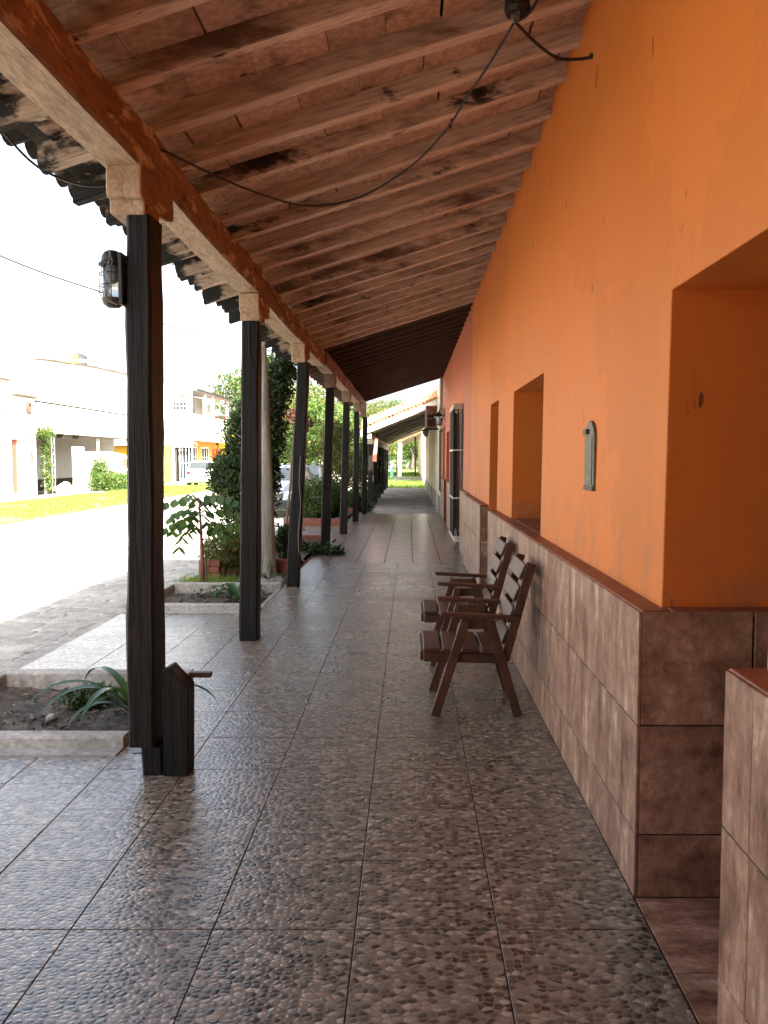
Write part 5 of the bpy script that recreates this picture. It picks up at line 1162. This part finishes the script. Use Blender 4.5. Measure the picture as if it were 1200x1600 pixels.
# street side with balcony
b = MB(); b.box(-16.6, -14.601, YC + .301, 67, 2.70, 2.95); b.build('balcony_slab', 'grey_plaster', hc)
b = MB(); b.box(-14.6, -14.45, YC - .02, 67.1, 2.66, 3.36); b.build('balcony_fascia', 'cream_plaster', hc)
for k in range(3):
    for j in range(26): 
        pass
b = MB()
for k in range(4):
    for j in range(27):
        y0 = 56.05 + j * .405 + (k % 2) * .15; b.box(-14.449, -14.43 + jit(.004), y0, min(y0 + .37, 67.08), 2.70 + k * .16, 2.84 + k * .16)
stuff(b.build('stone_facing', 'cream_plaster', hc))
b = MB(); wallgrid(b, 'y', -16.9, -16.6, YC + .301, 67, 2.96, 6.2, [(57.2, 58.3, 3.0, 5.3), (60.2, 61.4, 3.9, 5.2), (63.5, 64.6, 3.0, 5.3)]); b.build('balcony_rear_wall', 'grey_plaster', hc)
window(hc, 'y', -16.7, 57.2, 58.3, 3.0, 5.3, 2, 3); window(hc, 'y', -16.7, 60.2, 61.4, 3.9, 5.2, 2, 2); window(hc, 'y', -16.7, 63.5, 64.6, 3.0, 5.3, 2, 3)
for yy in (59.3, 61.5, 66.6): b = MB(); b.box(-14.62, -14.47, yy, yy + .4, 4.46, 6.0); b.build('column', 'white_plaster', hc)
b = MB(); b.box(-14.60, -14.48, YC + .3, 67, 4.36, 4.45); b.box(-14.60, -14.48, YC + .3, 67, 3.37, 3.75)
b.build('balcony_rail', 'white_plaster', hc)
q = MB(); q.lathe([(.05, 0), (.07, .05), (.04, .15), (.085, .35), (.04, .52), (.06, .60)], (0, 0, 0), 8)
bal = bpy.data.meshes.new('baluster'); bal.from_pydata(q.v, [], q.f); bal.materials.append(MAT['white_plaster'])
for k in range(36): inst(bal, 'baluster', (-14.54, 56.5 + k * .295, 3.752), hc)
b = MB(); b.prism([(-18, 6.55), (-14.2, 6.0), (-14.2, 6.1), (-18, 6.75)], YC + .1, 67.6, 'y'); b.build('roof', 'zinc', hc)
b = MB(); b.box(-14.22, -14.12, YC + .05, 67.6, 5.98, 6.12); b.build('gutter', 'iron', hc)
b = MB(); wallgrid(b, 'y', -15.6, -15.3, YC + .4, 67, -.1, 2.69, [(57.0, 60.6, .0, 2.3), (61.2, 64.0, .0, 2.3), (64.6, 65.6, .0, 2.2)]); b.build('shop_wall', 'bright_orange_plaster', hc)
window(hc, 'y', -15.4, 57.0, 60.6, .0, 2.3, 6, 3, bar=.09); window(hc, 'y', -15.4, 61.2, 64.0, .0, 2.3, 4, 3, bar=.09)
window(hc, 'x', YC + .3, -15.55, -14.65, .0, 2.3, 4, 2, bar=.07)
b = MB(); b.box(-15.45, -15.38, 64.6, 65.6, .0, 2.2); b.build('door', 'red_paint', hc)
b = MB(); b.box(-15.2, -15.15, 65.8, 66.6, .6, 2.2); b.build('wall_board', 'red_paint', hc)
b = MB(); b.box(-15.7, -14.5, YC - .3, YC - .1, 2.22, 2.33); b.build('awning_edge', 'white_trim', hc)
aw = MB(); n = 10; vs = []
for i in range(n + 1):
    a = math.pi * i / n; vs += [(-15.0 + .8 * math.cos(a), YC - .28, 2.34 + .32 * math.sin(a)), (-15.0 + .8 * math.cos(a), YC - .02, 2.34 + .32 * math.sin(a))]
aw.add(vs, [(2 * i, 2 * i + 1, 2 * i + 3, 2 * i + 2) for i in range(n)]); o = aw.build('awning', 'zinc', hc); md = o.modifiers.new('solid', 'SOLIDIFY'); md.thickness = .03
b = MB(); b.box(-21.9, -16.91, YC + .3, 67, 6.0, 6.1); b.box(-22, -21.7, YC + .31, 67, -.1, 6.0); b.box(-21.69, -15.61, 66.7, 67, -.1, 6.0 - .3); b.build('rear_wall', 'white_plaster', hc)
hr = empty('red_house', (-17, 72, 0), 'red and yellow house just showing past the balcony house', 'house')
b = MB(); wallgrid(b, 'y', -15.3, -15.0, 67.8, 80, -.1, 4.6, [(69, 70, 0, 2.2), (72, 73.2, .9, 2.2)]); b.box(-20, -15.301, 67.8, 68.1, -.1, 4.6); b.build('wall', 'yellow_plaster', hr)
b = MB(); b.box(-20, -14.7, 67.7, 80.2, 4.61, 4.85); b.build('roof', 'red_paint', hr)
b = MB(); b.box(-15.2, -15.1, 69, 70, 0, 2.2); b.build('door', 'red_paint', hr)

# ================================================================ CARS
def car(name, label, loc, rot, paint, kind='hatch', cat='car'):
    t = empty(name, loc, label, cat); t.rotation_euler = (0, 0, rot); W = .84
    # side profile (x forward, z), lofted across the width with tumblehome; rear at -2, front at +2
    if kind == 'hatch': low = [(-1.95, .35), (-2.0, .55), (-1.97, .90), (-1.88, 1.0)]; top = [(-1.88, 1.0), (-1.62, 1.42), (-1.2, 1.50), (.1, 1.48), (.45, 1.40), (1.05, .98), (1.75, .84), (2.0, .68)]
    else: low = [(-2.1, .35), (-2.15, .6), (-2.1, .92), (-1.5, .97)]; top = [(-1.5, .97), (-1.0, 1.36), (-.6, 1.44), (.2, 1.43), (.5, 1.36), (1.05, .96), (1.85, .84), (2.1, .66)]
    belt = .93
    outline = low + top[1:] + [(top[-1][0] + .03, .45), (top[-1][0] - .05, .28), (1.62, .22), (-1.6, .22), (low[0][0] + .1, .26)]
    def halfw(z): return W if z < .75 else (W - (z - .75) * .10 if z < belt else W - .018 - (z - belt) * .38)
    b = MB(); n = len(outline); cols = [-1, -.92, -.5, 0, .5, .92, 1]; vs = []
    for s_ in cols:
        for x, z in outline:
            k = abs(s_); bul = 1 - .035 * (k ** 4) ; vs.append((x * (bul if abs(x) > 1.3 else 1), s_ * halfw(z), z - (.03 if z > 1.3 else .015 if z > .8 else 0) * k ** 3))
    fs = [(i * n + j, i * n + (j + 1) % n, (i + 1) * n + (j + 1) % n, (i + 1) * n + j) for i in range(len(cols) - 1) for j in range(n)] + [tuple(range(n)), tuple(range(len(vs) - n, len(vs)))]
    b.add(vs, fs); b.build('body', paint, t, local=True, bevel=.02, seg=2)
    def quad(name, P, m, par=t): q_ = MB(); q_.add(P + [(p[0] - .0, p[1], p[2] - .012) for p in P], [(0, 1, 2, 3), (7, 6, 5, 4), (0, 4, 5, 1), (1, 5, 6, 2), (2, 6, 7, 3), (3, 7, 4, 0)]); return q_.build(name, m, par, local=True)
    if kind == 'hatch': ws0, ws1, rw0, rw1 = (.50, 1.395), (1.0, 1.03), (-1.66, 1.40), (-1.86, 1.05)
    else: ws0, ws1, rw0, rw1 = (.55, 1.345), (1.0, 1.01), (-1.03, 1.36), (-1.42, 1.03)
    def yw(z, k=.86): return halfw(z) * k
    e = .018
    quad('windscreen', [(ws0[0] + e, -yw(ws0[1]), ws0[1] + e), (ws0[0] + e, yw(ws0[1]), ws0[1] + e), (ws1[0] + e, yw(ws1[1]), ws1[1] + e), (ws1[0] + e, -yw(ws1[1]), ws1[1] + e)], 'glass_dark')
    quad('rear_window', [(rw0[0] - e, -yw(rw0[1]), rw0[1] + e), (rw0[0] - e, yw(rw0[1]), rw0[1] + e), (rw1[0] - e, yw(rw1[1]), rw1[1] + e), (rw1[0] - e, -yw(rw1[1]), rw1[1] + e)], 'glass_dark')
    for s_ in (-1, 1):
        for a0, a1, b0, b1 in (((-1.55 if kind == 'hatch' else -1.2), -.62, (-1.45 if kind == 'hatch' else -.85), -.62), (-.54, .9, -.54, .42)):
            g_ = MB(); zb, zt = .98, 1.37; P = [(a0, s_ * (halfw(zb) + .004), zb), (a1, s_ * (halfw(zb) + .004), zb), (b1, s_ * (halfw(zt) + .004), zt), (b0, s_ * (halfw(zt) + .004), zt)]
            g_.add(P + [(p[0], p[1] - s_ * .02, p[2]) for p in P], [(0, 1, 2, 3), (7, 6, 5, 4), (0, 4, 5, 1), (1, 5, 6, 2), (2, 6, 7, 3), (3, 7, 4, 0)]); g_.build('side_window', 'glass_dark', t, local=True)
        q_ = MB(); x = 1.93 if kind == 'hatch' else 2.04; q_.box(x - .12, x + .02, s_ * .52 - .17, s_ * .52 + .17, .60, .73); q_.build('headlight', 'headlight', t, local=True, bevel=.02)
        x = -1.985 if kind == 'hatch' else -2.13; q_ = MB(); q_.box(x - .02, x + .12, s_ * .68 - .10, s_ * .68 + .10, .72, .92); q_.build('tail_light', 'tail_red', t, local=True, bevel=.02)
        q_ = MB(); q_.box(.70, .84, s_ * (W + .06) - .07, s_ * (W + .06) + .07, .97, 1.08); q_.build('mirror', paint, t, local=True, bevel=.02)
        for x in (-1.25, 1.28):
            q_ = MB(); q_.lathe([(.19, -.1), (.30, -.1), (.32, -.07), (.32, .07), (.30, .1), (.19, .1)], (x, s_ * (W - .09), .32), 20, axis='y'); wh = q_.build('wheel', 'tyre', t, local=True)
            q_ = MB(); q_.lathe([(.0, -.03), (.05, -.03), (.19, .0), (.20, .02), (.0, .02)], (x, s_ * (W - .0) - .02 * s_, .32), 10, axis='y'); q_.build('rim', 'rim', wh, local=True)
    xb = -1.99 if kind == 'hatch' else -2.14; q_ = MB(); q_.box(xb - .05, xb + .1, -.80, .80, .34, .52); q_.build('bumper', 'tyre' if paint == 'car_silver' else paint, t, local=True, bevel=.03)
    q_ = MB(); q_.box(xb - .03, xb + .02, -.26, .26, .56, .68); q_.build('number_plate', 'white_trim', t, local=True)
    xf = 2.02 if kind == 'hatch' else 2.12; q_ = MB(); q_.box(xf - .08, xf + .05, -.78, .78, .30, .50); q_.build('bumper', 'tyre', t, local=True, bevel=.03)
    q_ = MB(); q_.box(xf - .08, xf + .015, -.33, .33, .56, .68); q_.build('grille', 'iron', t, local=True, bevel=.01)
    return t
car('parked_car', 'white hatchback parked by the shopfront across the street, seen from behind', (-11.9, 48.6, -.16), R(90 + 6), 'car_white')
car('parked_car', 'blue grey car facing the camera, parked at the kerb behind the third post', (-3.75, 24.6, -.16), R(-90), 'car_silver', 'sedan')
car('parked_car', 'dark car parked behind the blue grey one, only its roof and windscreen showing', (-4.0, 31.5, -.16), R(-90), 'car_dark', 'sedan')
print('objects', len(bpy.data.objects))
